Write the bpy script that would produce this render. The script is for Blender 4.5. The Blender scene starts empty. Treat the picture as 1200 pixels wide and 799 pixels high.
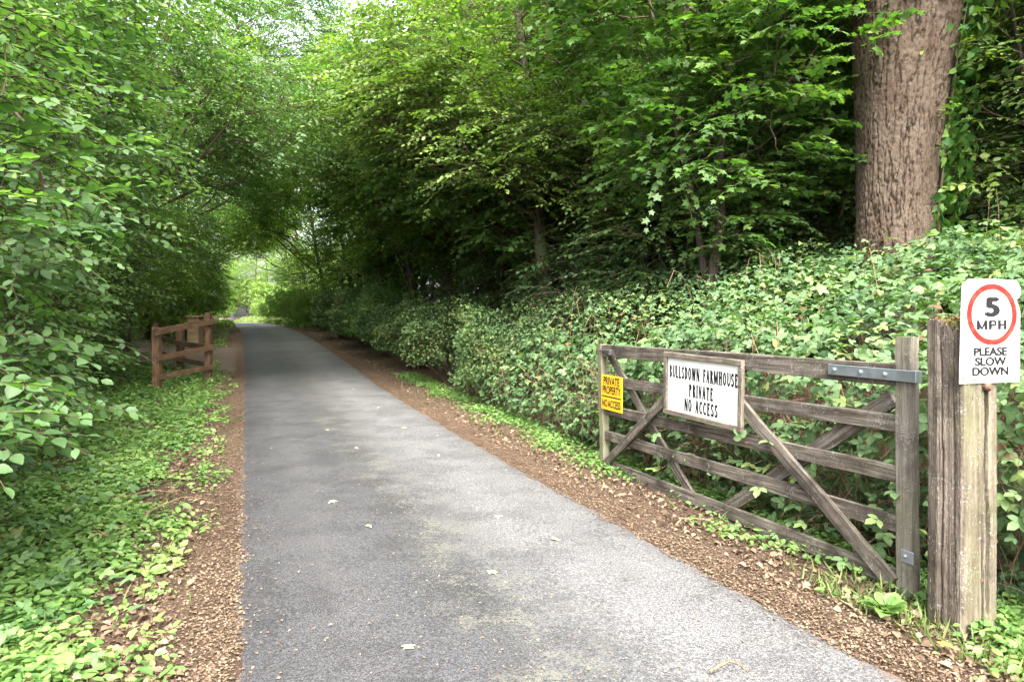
import bpy, math, random
import numpy as np
from mathutils import Matrix, Vector, noise as mnoise

# ------------------------------------------------------------------ camera, sky, sun, exposure
sc = bpy.context.scene
C = sc.collection
rng = np.random.default_rng(11)
random.seed(5)
PI = math.pi

cam = bpy.data.cameras.new('camera'); camo = bpy.data.objects.new('camera', cam); C.objects.link(camo)
camo.location = (0, 0, 1.6); camo.rotation_euler = (PI/2, 0, 0)
cam.sensor_width = 36; cam.lens = 24; cam.shift_y = -27.5/1200
cam.clip_start = .05; cam.clip_end = 3000
cam.dof.use_dof = True; cam.dof.focus_distance = 6.0; cam.dof.aperture_fstop = 9
sc.camera = camo

SUN_EL, SUN_AZ = math.radians(52), math.radians(170)      # azimuth clockwise from +Y
w = bpy.data.worlds.new('World'); sc.world = w; w.use_nodes = True
nt = w.node_tree; nt.nodes.clear()
sky = nt.nodes.new('ShaderNodeTexSky'); sky.sky_type = 'NISHITA'; sky.sun_disc = False
sky.sun_elevation = SUN_EL; sky.sun_rotation = SUN_AZ
sky.air_density = 1.0; sky.dust_density = 6.0; sky.ozone_density = .6
bg = nt.nodes.new('ShaderNodeBackground'); bg.inputs[1].default_value = .15
wo = nt.nodes.new('ShaderNodeOutputWorld')
hs = nt.nodes.new('ShaderNodeHueSaturation'); hs.inputs['Saturation'].default_value = .35
nt.links.new(sky.outputs[0], hs.inputs['Color']); nt.links.new(hs.outputs[0], bg.inputs[0]); nt.links.new(bg.outputs[0], wo.inputs[0])

sl = bpy.data.lights.new('sun', 'SUN'); sl.energy = 1.5; sl.angle = math.radians(30); sl.color = (1, .96, .9)
so = bpy.data.objects.new('sun', sl); C.objects.link(so)
sd = Vector((math.sin(SUN_AZ)*math.cos(SUN_EL), math.cos(SUN_AZ)*math.cos(SUN_EL), math.sin(SUN_EL)))
so.rotation_euler = sd.to_track_quat('Z', 'Y').to_euler()

sc.view_settings.view_transform = 'Standard'; sc.view_settings.look = 'None'
sc.view_settings.gamma = 1; sc.view_settings.exposure = 2.92
sc.cycles.use_denoising = True
sc.cycles.max_bounces = 8; sc.cycles.diffuse_bounces = 6; sc.cycles.glossy_bounces = 2
sc.cycles.transmission_bounces = 4; sc.cycles.transparent_max_bounces = 4
sc.cycles.caustics_reflective = False; sc.cycles.caustics_refractive = False

# ------------------------------------------------------------------ lane geometry
def sstep(a, b, x):
    t = np.clip((np.asarray(x, float)-a)/(b-a), 0, 1); return t*t*(3-2*t)
def xc(Y):
    Y = np.asarray(Y, float); q = np.clip(Y-15, 0, None)
    return .26-.39*(Y-3)-.0006*q*q
_PY = [-400, 9, 12, 15, 20, 25, 33, 45, 55, 70, 100, 150, 2000]
_PZ = [0, 0, .04, .13, .34, .56, .86, 1.04, 1.10, 1.03, .86, .6, .6]
def zl(Y): return np.interp(np.asarray(Y, float), _PY, _PZ)
def wav(x, y):
    return (np.sin(x*2.1+y*1.3)+np.sin(x*-1.7+y*2.9+1)+np.sin(x*4.3+y*.7+2)+np.sin(x*.9-y*5.1+.5))*.25
def gz(x, Y):
    x = np.asarray(x, float); Y = np.asarray(Y, float)
    e = x-xc(Y); a = np.abs(e)
    edge = .05*sstep(1.36, 1.6, a+.05*wav(x*2.3, Y*2.1)+.03*wav(x*7, Y*6.1))-.035
    bank = np.where(e > 0, .95*sstep(3.0, 7.0, e), .35*sstep(3.2, 6.5, a))
    und = .035*wav(x, Y)*sstep(1.7, 3, a)+.012*wav(x*5, Y*4.6)*sstep(1.55, 2.2, a)
    return zl(Y)+edge+bank+und

# ------------------------------------------------------------------ node helpers and materials
def newmat(name):
    m = bpy.data.materials.new(name); m.use_nodes = True
    t = m.node_tree; b = t.nodes['Principled BSDF']
    return m, t, b
def N(t, typ, ins=None, **props):
    n = t.nodes.new(typ)
    for k, v in props.items(): setattr(n, k, v)
    for k, v in (ins or {}).items():
        if hasattr(v, 'node') and hasattr(v, 'is_linked') and not isinstance(v, (float, int)): t.links.new(v, n.inputs[k])
        else: n.inputs[k].default_value = v
    return n
def rgb(c): return (c[0], c[1], c[2], 1)
def ramp(t, fac, stops, interp='LINEAR'):
    n = t.nodes.new('ShaderNodeValToRGB'); r = n.color_ramp; r.interpolation = interp
    while len(r.elements) < len(stops): r.elements.new(.5)
    for e, (p, c) in zip(r.elements, stops):
        e.position = p; e.color = rgb(c) if len(c) == 3 else c
    if fac is not None: t.links.new(fac, n.inputs[0])
    return n.outputs[0]
def mixc(t, fac, a, b, mode='MIX'):
    n = t.nodes.new('ShaderNodeMix'); n.data_type = 'RGBA'; n.blend_type = mode
    for idx, v in ((0, fac), (6, a), (7, b)):
        if hasattr(v, 'is_linked'): t.links.new(v, n.inputs[idx])
        else: n.inputs[idx].default_value = rgb(v) if isinstance(v, tuple) else v
    return n.outputs[2]
def math_(t, op, a, b=0.0, c=0.0, clamp=False):
    n = t.nodes.new('ShaderNodeMath'); n.operation = op; n.use_clamp = clamp
    for i, v in enumerate((a, b, c)):
        if hasattr(v, 'is_linked'): t.links.new(v, n.inputs[i])
        else: n.inputs[i].default_value = v
    return n.outputs[0]
def noise_(t, vec, scale, detail=4, rough=.6, dist=0):
    n = N(t, 'ShaderNodeTexNoise', {'Scale': scale, 'Detail': detail, 'Roughness': rough, 'Distortion': dist})
    if vec is not None: t.links.new(vec, n.inputs['Vector'])
    return n.outputs[0]
def bump_(t, b, height, strength, dist):
    n = N(t, 'ShaderNodeBump', {'Strength': strength, 'Distance': dist}); t.links.new(height, n.inputs['Height'])
    t.links.new(n.outputs[0], b.inputs['Normal'])

def leafmat(name, stops, rough=.5, trans=.46, spec=.36, tgain=(1.15, 1.5, .45)):
    m, t, b = newmat(name)
    at = N(t, 'ShaderNodeAttribute', attribute_name='tint')
    geo = N(t, 'ShaderNodeNewGeometry')
    cl = noise_(t, geo.outputs['Position'], .9, 3)
    f = math_(t, 'ADD', at.outputs['Fac'], math_(t, 'MULTIPLY', math_(t, 'SUBTRACT', cl, .5), .7))
    col = ramp(t, f, stops)
    fine = noise_(t, geo.outputs['Position'], 45, 2)
    col = mixc(t, math_(t, 'MULTIPLY', fine, .35), col, (.35, .42, .3), 'MULTIPLY')
    t.links.new(col, b.inputs['Base Color'])
    b.inputs['Roughness'].default_value = rough; b.inputs['Specular IOR Level'].default_value = spec
    tr = N(t, 'ShaderNodeBsdfTranslucent')
    t.links.new(mixc(t, 1.0, col, tgain, 'MULTIPLY'), tr.inputs['Color'])
    mx = N(t, 'ShaderNodeMixShader', {0: trans})
    t.links.new(b.outputs[0], mx.inputs[1]); t.links.new(tr.outputs[0], mx.inputs[2])
    t.links.new(mx.outputs[0], t.nodes['Material Output'].inputs['Surface'])
    return m

M = {}
M['hazel'] = leafmat('hazel_leaf', [(0, (.056, .11, .044)), (.45, (.10, .18, .064)), (.8, (.15, .235, .07)), (1, (.22, .29, .075))])
M['maple'] = leafmat('maple_leaf', [(0, (.052, .112, .034)), (.5, (.098, .185, .05)), (.85, (.155, .24, .055)), (1, (.22, .29, .065))])
M['lime'] = leafmat('lime_leaf', [(0, (.07, .125, .035)), (.5, (.14, .215, .05)), (.8, (.205, .28, .055)), (1, (.27, .33, .065))], trans=.45)
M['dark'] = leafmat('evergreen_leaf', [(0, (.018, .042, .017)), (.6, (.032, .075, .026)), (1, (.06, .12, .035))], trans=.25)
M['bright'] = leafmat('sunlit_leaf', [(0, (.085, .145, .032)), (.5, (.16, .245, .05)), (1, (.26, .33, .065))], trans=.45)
M['bramble'] = leafmat('bramble_leaf', [(0, (.042, .085, .034)), (.35, (.086, .155, .062)), (.7, (.145, .225, .092)), (.9, (.21, .26, .08)), (.95, (.18, .20, .07)), (1, (.14, .075, .04))], rough=.62, trans=.28, spec=.32)
M['hedge'] = leafmat('hedge_leaf', [(0, (.042, .074, .03)), (.5, (.088, .142, .05)), (.85, (.14, .195, .06)), (1, (.13, .09, .045))], trans=.28, rough=.65, spec=.2)
M['ivy'] = leafmat('ivy_leaf', [(0, (.025, .075, .025)), (.5, (.06, .15, .035)), (1, (.14, .24, .05))], rough=.35, trans=.25)
M['cover'] = leafmat('ground_plant_leaf', [(0, (.06, .125, .035)), (.4, (.125, .225, .06)), (.8, (.21, .32, .09)), (1, (.31, .33, .11))], trans=.35)
M['grass'] = leafmat('grass_blade', [(0, (.06, .12, .03)), (.6, (.13, .20, .05)), (1, (.28, .25, .10))], trans=.35)
M['litter'] = leafmat('dead_leaf', [(0, (.055, .033, .022)), (.35, (.13, .085, .057)), (.65, (.215, .155, .105)), (.88, (.28, .22, .15)), (1, (.22, .21, .10))], rough=.75, trans=.15, spec=.2, tgain=(1, .8, .5))
M['pale'] = leafmat('pale_fallen_leaf', [(0, (.4, .42, .2)), (1, (.55, .55, .34))], rough=.6, trans=.15, spec=.3, tgain=(1, 1, .6))

def barkmat(name, c0, c1, c2, scale=1.0, moss=.0):
    m, t, b = newmat(name)
    tc = N(t, 'ShaderNodeNewGeometry')
    mp = N(t, 'ShaderNodeMapping', {'Scale': (9*scale, 9*scale, 2.2*scale)}); t.links.new(tc.outputs['Position'], mp.inputs[0])
    n1 = noise_(t, mp.outputs[0], 2.2, 7, .65, .4)
    col = ramp(t, n1, [(.3, c0), (.5, c1), (.72, c2)])
    if moss:
        n2 = noise_(t, tc.outputs['Position'], 1.6, 5)
        col = mixc(t, math_(t, 'MULTIPLY', ramp(t, n2, [(.45, (0, 0, 0)), (.65, (1, 1, 1))]), moss), col, (.06, .09, .03))
    t.links.new(col, b.inputs['Base Color']); b.inputs['Roughness'].default_value = .9; b.inputs['Specular IOR Level'].default_value = .2
    bump_(t, b, n1, .8, .02)
    return m
M['bark'] = barkmat('bark', (.022, .017, .013), (.05, .038, .029), (.09, .073, .056), 1, .6)
M['twig'] = barkmat('twig', (.03, .022, .015), (.065, .047, .03), (.12, .092, .062), 3)
M['cane'] = barkmat('bramble_cane', (.09, .05, .035), (.2, .12, .075), (.34, .25, .17), 4)

def oakbark():
    m, t, b = newmat('oak_bark')
    at = N(t, 'ShaderNodeAttribute', attribute_name='ridge')
    geo = N(t, 'ShaderNodeNewGeometry')
    n1 = noise_(t, geo.outputs['Position'], 3, 6); n2 = noise_(t, geo.outputs['Position'], 40, 5, .7)
    col = ramp(t, at.outputs['Fac'], [(0, (.010, .0072, .0052)), (.45, (.034, .0245, .0175)), (.85, (.08, .060, .044)), (1, (.105, .083, .064))])  # dark furrows: partly the bark's own tone, partly painted-in shade
    col = mixc(t, ramp(t, n1, [(.4, (0, 0, 0)), (.68, (.65, .65, .65))]), col, (.05, .032, .021))
    col = mixc(t, .55, col, ramp(t, n2, [(.2, (.45, .42, .4)), (.8, (1.35, 1.32, 1.3))]), 'MULTIPLY')
    t.links.new(col, b.inputs['Base Color']); b.inputs['Roughness'].default_value = .9; b.inputs['Specular IOR Level'].default_value = .15
    bump_(t, b, n2, .8, .014)
    return m
M['oak'] = oakbark()

def woodmat(name, dark, mid, light, green=0.3, gcol=(.16, .19, .06), grain=1.0, sc_=1.0, bias=False):
    m, t, b = newmat(name)
    tc = N(t, 'ShaderNodeTexCoord'); oi = N(t, 'ShaderNodeObjectInfo')
    add = N(t, 'ShaderNodeVectorMath', operation='ADD'); t.links.new(tc.outputs['Object'], add.inputs[0])
    mul = N(t, 'ShaderNodeVectorMath', {1: (7.3, 3.1, 5.7)}, operation='MULTIPLY'); t.links.new(oi.outputs['Random'], mul.inputs[0])
    t.links.new(mul.outputs[0], add.inputs[1]); v = add.outputs[0]
    mp = N(t, 'ShaderNodeMapping', {'Scale': (2.0*sc_, 38*sc_, 38*sc_)}); t.links.new(v, mp.inputs[0])
    g1 = noise_(t, mp.outputs[0], 1.0, 6, .65, .35)
    mp2 = N(t, 'ShaderNodeMapping', {'Scale': (3.5*sc_, 110*sc_, 110*sc_)}); t.links.new(v, mp2.inputs[0])
    g2 = noise_(t, mp2.outputs[0], 1.0, 3, .6)
    blot = noise_(t, v, 4.0, 5, .65)
    col = ramp(t, g1, [(.28, dark), (.48, mid), (.7, light)])
    col = mixc(t, .6, col, ramp(t, g2, [(.3, (.5, .48, .46)), (.6, (1.12, 1.1, 1.08))]), 'MULTIPLY')
    col = mixc(t, ramp(t, blot, [(.46, (0, 0, 0)), (.66, (.85, .85, .85))]), col, dark)
    gn = noise_(t, v, 2.3, 5, .7)
    if bias:      # algae grows on the half of the post away from the gate
        sx = N(t, 'ShaderNodeSeparateXYZ'); t.links.new(tc.outputs['Object'], sx.inputs[0])
        side = N(t, 'ShaderNodeMapRange', {1: -.114, 2: -.085, 3: -.25, 4: .02}); t.links.new(sx.outputs[1], side.inputs[0])
        gn = math_(t, 'ADD', gn, side.outputs[0])
        fl = noise_(t, v, 9, 5, .7)
    col = mixc(t, math_(t, 'MULTIPLY', ramp(t, gn, [(.40, (0, 0, 0)), (.66, (1, 1, 1))]), green), col, gcol)
    # small pale lichen flecks
    li = math_(t, 'ADD', noise_(t, v, 90, 3, .7), math_(t, 'MULTIPLY', math_(t, 'SUBTRACT', noise_(t, v, 6, 3), .5), .5))
    col = mixc(t, ramp(t, li, [(.6, (0, 0, 0)), (.68, (.6, .6, .6))]), col, (.27, .26, .23))
    t.links.new(col, b.inputs['Base Color']); b.inputs['Roughness'].default_value = .88; b.inputs['Specular IOR Level'].default_value = .2
    hh = math_(t, 'ADD', g1, math_(t, 'MULTIPLY', g2, .6))
    bump_(t, b, hh, .7, .006)
    return m
M['gatewood'] = woodmat('weathered_gate_wood', (.022, .017, .014), (.085, .07, .058), (.22, .193, .167), .22, (.085, .085, .05))
M['stilewood'] = woodmat('pale_gate_stile_wood', (.06, .05, .042), (.145, .127, .108), (.235, .213, .185), .3, (.14, .145, .075))
M['endwood'] = woodmat('greyed_green_stile_wood', (.07, .06, .04), (.14, .128, .09), (.215, .198, .147), .6, (.17, .18, .09))
M['postwood'] = woodmat('oak_gatepost_wood', (.034, .026, .02), (.105, .084, .067), (.195, .168, .135), .6, (.11, .112, .055), sc_=.8, bias=True)
M['fencewood'] = woodmat('brown_stained_wood', (.05, .027, .015), (.11, .061, .034), (.165, .10, .062), .2, (.05, .05, .025))
M['pillarwood'] = woodmat('pale_brown_wood', (.16, .10, .06), (.25, .17, .11), (.33, .24, .16), .1)
M['framewood'] = woodmat('sign_frame_wood', (.06, .048, .04), (.135, .11, .09), (.205, .177, .15), .15, sc_=1.5)

def plain(name, c, rough=.5, metal=0, dirt=.25, dscale=9, dcol=(.25, .22, .16)):
    m, t, b = newmat(name)
    tc = N(t, 'ShaderNodeTexCoord')
    n = noise_(t, tc.outputs['Object'], dscale, 6, .7)
    f = math_(t, 'MULTIPLY', ramp(t, n, [(.5, (0, 0, 0)), (.78, (1, 1, 1))]), dirt)
    t.links.new(mixc(t, f, c, dcol), b.inputs['Base Color'])
    b.inputs['Metallic'].default_value = metal
    t.links.new(ramp(t, n, [(.3, (rough-.1,)*3), (.7, (min(rough+.15, 1),)*3)]), b.inputs['Roughness'])
    return m
M['white'] = plain('white_sign_paint', (.39, .39, .38), .6, 0, .45)  # speed sign's white, darkened in colour to offset the strong light on it
M['board'] = plain('white_board_paint', (.66, .66, .65), .5, 0, .3)
M['yellow'] = plain('yellow_sign_paint', (.70, .40, .01), .5, 0, .25, 6, (.45, .3, .05))
M['black'] = plain('black_lettering', (.012, .012, .013), .8, 0, .0)
M['black'].node_tree.nodes['Principled BSDF'].inputs['Specular IOR Level'].default_value = .1
M['red'] = plain('red_ring_paint', (.20, .012, .008), .6, 0, .25, 14, (.6, .25, .18))
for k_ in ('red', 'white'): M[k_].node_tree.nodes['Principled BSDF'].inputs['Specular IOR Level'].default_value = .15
M['galv'] = plain('galvanised_steel', (.34, .37, .41), .42, .85, .35, 14, (.2, .19, .18))
M['rust'] = plain('rusty_steel', (.12, .065, .045), .75, .4, .5, 20, (.2, .09, .04))
M['rubber'] = plain('black_plastic', (.03, .03, .032), .5, 0, .2)
M['cloth'] = plain('dark_cloth', (.05, .055, .075), .85, 0, .1)
M['trouser'] = plain('grey_trousers', (.10, .10, .12), .85, 0, .1)
M['skin'] = plain('skin', (.45, .28, .2), .6, 0, .05)
M['hair'] = plain('dark_hair', (.04, .028, .02), .6, 0, .05)
M['moss'] = plain('dry_yellow_moss', (.15, .115, .035), .95, 0, .8, 30, (.07, .06, .02))

def groundmat():
    m, t, b = newmat('woodland_soil')
    geo = N(t, 'ShaderNodeNewGeometry'); p = geo.outputs['Position']
    n1 = noise_(t, p, 60, 6, .7); n2 = noise_(t, p, 1.3, 4); n3 = noise_(t, p, 260, 3, .7)
    col = ramp(t, n1, [(.25, (.03, .019, .012)), (.45, (.085, .055, .037)), (.6, (.14, .095, .064)), (.78, (.21, .155, .108))])
    col = mixc(t, ramp(t, n2, [(.45, (0, 0, 0)), (.7, (.6, .6, .6))]), col, (.075, .05, .032))
    col = mixc(t, .5, col, ramp(t, n3, [(.3, (.5, .5, .5)), (.7, (1.5, 1.5, 1.5))]), 'MULTIPLY')
    t.links.new(col, b.inputs['Base Color']); b.inputs['Roughness'].default_value = .95; b.inputs['Specular IOR Level'].default_value = .15
    bump_(t, b, math_(t, 'ADD', n1, n3), 1, .02)
    return m
M['ground'] = groundmat()

def asphalt():
    m, t, b = newmat('worn_asphalt')
    geo = N(t, 'ShaderNodeNewGeometry'); p = geo.outputs['Position']
    at = N(t, 'ShaderNodeAttribute', attribute_name='across'); e = at.outputs['Fac']      # -1 .. 1 over the lane
    big = noise_(t, p, .55, 5, .6); mid = noise_(t, p, 2.6, 5, .65); stone = noise_(t, p, 85, 3, .8); stone2 = noise_(t, p, 260, 2, .7)
    vor = N(t, 'ShaderNodeTexVoronoi', {'Scale': 130.0}); t.links.new(p, vor.inputs['Vector'])
    ew = math_(t, 'ADD', e, math_(t, 'MULTIPLY', math_(t, 'SUBTRACT', mid, .5), .38))
    # worn wheel strips paler, dark dirt mid-lane; shade painted into the darker left side
    base = ramp(t, math_(t, 'MULTIPLY_ADD', ew, .5, .5), [(0, (.027, .027, .029)), (.22, (.047, .046, .047)), (.34, (.040, .040, .042)), (.45, (.038, .038, .038)), (.56, (.066, .066, .067)), (.70, (.096, .095, .095)), (.92, (.09, .089, .089)), (1, (.06, .058, .057))])
    base = mixc(t, ramp(t, big, [(.42, (0, 0, 0)), (.66, (.3, .3, .3))]), base, (.042, .043, .045))
    sp = mixc(t, .75, base, ramp(t, stone, [(.36, (.3, .3, .31)), (.5, (.95, .95, .95)), (.64, (2.2, 2.2, 2.2))]), 'MULTIPLY')
    sp = mixc(t, .5, sp, ramp(t, stone2, [(.3, (.6, .6, .6)), (.7, (1.4, 1.4, 1.4))]), 'MULTIPLY')
    dk = ramp(t, math_(t, 'ADD', noise_(t, p, 1.7, 6, .7), math_(t, 'MULTIPLY', noise_(t, p, 34, 3, .8), .9)), [(.97, (0, 0, 0)), (1.08, (.6, .6, .6))])
    sp = mixc(t, dk, sp, mixc(t, 1.0, sp, (.5, .5, .5), 'MULTIPLY'))
    # crumbs of moss and grit down the middle
    midmask = ramp(t, math_(t, 'MULTIPLY_ADD', ew, .5, .5), [(.36, (0, 0, 0)), (.46, (1, 1, 1)), (.56, (1, 1, 1)), (.68, (0, 0, 0))])
    crumb = noise_(t, p, 38, 4, .8)
    mk = math_(t, 'MULTIPLY', midmask, ramp(t, math_(t, 'ADD', crumb, math_(t, 'MULTIPLY', math_(t, 'SUBTRACT', mid, .5), .6)), [(.54, (0, 0, 0)), (.61, (.8, .8, .8))]))
    sp = mixc(t, mk, sp, (.095, .094, .076))
    # soil smeared on the edges
    ed = ramp(t, math_(t, 'ADD', math_(t, 'ABSOLUTE', e), math_(t, 'MULTIPLY', math_(t, 'SUBTRACT', crumb, .5), .25)), [(.93, (0, 0, 0)), (.975, (.85, .85, .85))])
    sp = mixc(t, ed, sp, (.11, .072, .05))
    t.links.new(sp, b.inputs['Base Color'])
    t.links.new(ramp(t, big, [(.35, (.62,)*3), (.65, (.85,)*3)]), b.inputs['Roughness'])
    b.inputs['Specular IOR Level'].default_value = .35
    bump_(t, b, math_(t, 'ADD', stone, math_(t, 'MULTIPLY', vor.outputs['Distance'], .8)), .75, .006)
    return m
M['asphalt'] = asphalt()
m_, t_, b_ = newmat('pale_gravel'); g_ = N(t_, 'ShaderNodeNewGeometry')
t_.links.new(ramp(t_, noise_(t_, g_.outputs['Position'], 30, 5, .7), [(.3, (.05, .034, .025)), (.6, (.10, .07, .052)), (.75, (.17, .125, .095))]), b_.inputs['Base Color']); b_.inputs['Roughness'].default_value = .9
M['gravel'] = m_

# ------------------------------------------------------------------ mesh helpers
def mesh_np(name, V, faces_list, attrs=None, smooth=False):
    """V (n,3); faces_list: list of integer arrays (m,k)."""
    me = bpy.data.meshes.new(name)
    V = np.ascontiguousarray(V, dtype=np.float32)
    me.vertices.add(len(V)); me.vertices.foreach_set('co', V.ravel())
    loops = np.concatenate([f.ravel() for f in faces_list]).astype(np.int32)
    cnt = np.concatenate([np.full(len(f), f.shape[1], np.int32) for f in faces_list])
    st = np.concatenate([[0], np.cumsum(cnt)[:-1]]).astype(np.int32)
    me.loops.add(len(loops)); me.loops.foreach_set('vertex_index', loops)
    me.polygons.add(len(cnt)); me.polygons.foreach_set('loop_start', st)
    try: me.polygons.foreach_set('loop_total', cnt)
    except Exception: pass
    me.polygons.foreach_set('use_smooth', np.full(len(cnt), bool(smooth or 'tint' in (attrs or {}))))
    for k, a in (attrs or {}).items():
        at = me.attributes.new(k, 'FLOAT', 'POINT'); at.data.foreach_set('value', np.ascontiguousarray(a, dtype=np.float32))
    me.update(calc_edges=True)
    return me
def put(name, me, m=None, parent=None, label=None, cat=None, group=None, kind=None, matrix=None):
    if m is not None and len(me.materials) == 0: me.materials.append(m)
    o = bpy.data.objects.new(name, me); C.objects.link(o)
    if parent is not None: o.parent = parent
    if matrix is not None: o.matrix_basis = matrix
    tag(o, label, cat, group, kind)
    return o
def tag(o, label=None, cat=None, group=None, kind=None):
    for k, v in (('label', label), ('category', cat), ('group', group), ('kind', kind)):
        if v: o[k] = v
    return o
def empty(name, label, cat, loc=(0, 0, 0), group=None, matrix=None):
    o = bpy.data.objects.new(name, None); C.objects.link(o); o.location = loc
    if matrix is not None: o.matrix_basis = matrix
    o.empty_display_size = .2
    return tag(o, label, cat, group)
def unit(v):
    v = np.asarray(v, float); return v/np.maximum(np.linalg.norm(v, axis=-1, keepdims=True), 1e-9)

def tubes(P, R, sides=4):
    """P (n,s,3) polylines, R (n,s): verts, quads of open tubes"""
    n, s, _ = P.shape
    T = np.empty_like(P); T[:, 1:-1] = P[:, 2:]-P[:, :-2]; T[:, 0] = P[:, 1]-P[:, 0]; T[:, -1] = P[:, -1]-P[:, -2]
    T = unit(T)
    ref = np.where(np.abs(T[..., 2:3]) > .9, np.array([1., 0, 0]), np.array([0, 0, 1.]))
    A = unit(np.cross(T, ref)); B = np.cross(T, A)
    an = np.linspace(0, 2*PI, sides, endpoint=False)
    V = P[:, :, None]+R[:, :, None, None]*(np.cos(an)[None, None, :, None]*A[:, :, None]+np.sin(an)[None, None, :, None]*B[:, :, None])
    idx = np.arange(n*s*sides).reshape(n, s, sides)
    a = idx[:, :-1]; b = idx[:, 1:]
    F = np.stack([a, np.roll(a, -1, 2), np.roll(b, -1, 2), b], -1).reshape(-1, 4)
    return V.reshape(-1, 3), F
class MB:
    def __init__(s): s.V = []; s.F = []; s.n = 0; s.T = []
    def add(s, V, F, tint=0.5):
        s.V.append(V); s.F.extend([f+s.n for f in (F if isinstance(F, list) else [F])]); s.n += len(V)
        s.T.append(np.full(len(V), tint) if np.isscalar(tint) else tint)
    def mesh(s, name, smooth=False):
        return mesh_np(name, np.concatenate(s.V), s.F, {'tint': np.concatenate(s.T)}, smooth)

# leaf templates: x from stalk to tip, y across, z up; (verts, tris)
def T_(v, f): return np.array(v, float), np.array(f, int)
LEAF_FAR = T_([(0, 0, 0), (.45, .33, .05), (1, 0, -.08), (.45, -.33, .05)], [(0, 2, 1), (0, 3, 2)])
LEAF = T_([(0, 0, 0), (.28, .27, .05), (.68, .27, .04), (1, 0, -.1), (.68, -.27, .04), (.28, -.27, .05), (.35, 0, -.03), (.7, 0, -.03)],
          [(0, 6, 1), (1, 6, 7), (1, 7, 2), (2, 7, 3), (0, 5, 6), (5, 4, 7), (5, 7, 6), (4, 3, 7)])
def fine_leaf():
    xs = [.0, .08, .2, .35, .5, .65, .8, .92]; ws = [.0, .17, .29, .35, .345, .29, .19, .08]
    v = []; f = []
    for i, (x, w_) in enumerate(zip(xs, ws)):
        z = .02-.13*(x-.4)**2
        j = .0 if i % 2 == 0 else .02
        v += [(x, w_+j, z+.07*w_/.35), (x, 0, z-.03), (x+.01, -w_-j, z+.07*w_/.35)]
    v.append((1, 0, -.09)); n = len(xs)
    for i in range(n-1):
        a = 3*i; b = a+3
        f += [(a, a+1, b+1), (a, b+1, b), (a+1, a+2, b+2), (a+1, b+2, b+1)]
    a = 3*(n-1); f += [(a, a+1, 3*n), (a+1, a+2, 3*n)]
    return T_(v, f)
LEAF_FINE = fine_leaf()
MAPLE = T_([(.33, 0, -.03), (0, 0, 0), (.0, .42, .0), (.24, .27, .03), (.55, .55, -.02), (.57, .22, .03), (1, 0, -.1),
            (.57, -.22, .03), (.55, -.55, -.02), (.24, -.27, .03), (.0, -.42, .0)],
           [(0, 2, 1), (0, 3, 2), (0, 4, 3), (0, 5, 4), (0, 6, 5), (0, 7, 6), (0, 8, 7), (0, 9, 8), (0, 10, 9), (0, 1, 10)])
IVY = T_([(.3, 0, -.02), (0, 0, 0), (-.08, .33, .02), (.28, .42, 0), (.5, .24, .03), (1, 0, -.08), (.5, -.24, .03), (.28, -.42, 0), (-.08, -.33, .02)],
         [(0, 2, 1), (0, 3, 2), (0, 4, 3), (0, 5, 4), (0, 6, 5), (0, 7, 6), (0, 8, 7), (0, 1, 8)])
def compound(base, fl=(0, 62, -62), off=.32, sub=.66):
    V = []; F = []
    for k, a in enumerate(fl):
        v, f = base; v = v.copy(); s = sub*(1 if k == 0 else .82)
        v = v*s; v[:, 2] += -.06*(v[:, 0]**2) if k == 0 else -.03*v[:, 0]
        c, q = math.cos(math.radians(a)), math.sin(math.radians(a))
        x = v[:, 0]*c-v[:, 1]*q+off+(0.08 if k == 0 else -.03); y = v[:, 0]*q+v[:, 1]*c
        F.append(f+sum(len(u) for u in V)); V.append(np.stack([x, y, v[:, 2]+.004*k], 1))
    return np.concatenate(V), np.concatenate(F)
BRAMBLE = compound(LEAF); BRAMBLE_FAR = compound(LEAF_FAR)

def leaf_arrays(tpl, P, X, Zn, S, tint):
    v, f = tpl
    X = unit(X); Zn = Zn-(Zn*X).sum(-1, keepdims=True)*X; Zn = unit(Zn); Yv = np.cross(Zn, X)
    n = len(P); k = len(v)
    W = P[:, None]+S[:, None, None]*(v[None, :, 0:1]*X[:, None]+v[None, :, 1:2]*Yv[:, None]+v[None, :, 2:3]*Zn[:, None])
    F = (f[None]+(np.arange(n)*k)[:, None, None]).reshape(-1, f.shape[1])
    return W.reshape(-1, 3), F, np.repeat(tint, k)
def frame_mats(P, X, Zn, S):
    X = unit(X); Zn = unit(Zn-(Zn*X).sum(-1, keepdims=True)*X); Yv = np.cross(Zn, X)
    out = []
    for p, x, y, z, s in zip(P, X, Yv, Zn, S):
        out.append(Matrix(((x[0]*s, y[0]*s, z[0]*s, p[0]), (x[1]*s, y[1]*s, z[1]*s, p[1]), (x[2]*s, y[2]*s, z[2]*s, p[2]), (0, 0, 0, 1))))
    return out
_variants = {}
def leaf_variants(key, tpl, m):
    if (key, m.name) not in _variants:
        L = []
        for k in range(7):
            me = mesh_np('leaf', tpl[0], [tpl[1]], {'tint': np.full(len(tpl[0]), .1+.13*k)}); me.materials.append(m); L.append(me)
        _variants[(key, m.name)] = L
    return _variants[(key, m.name)]
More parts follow.
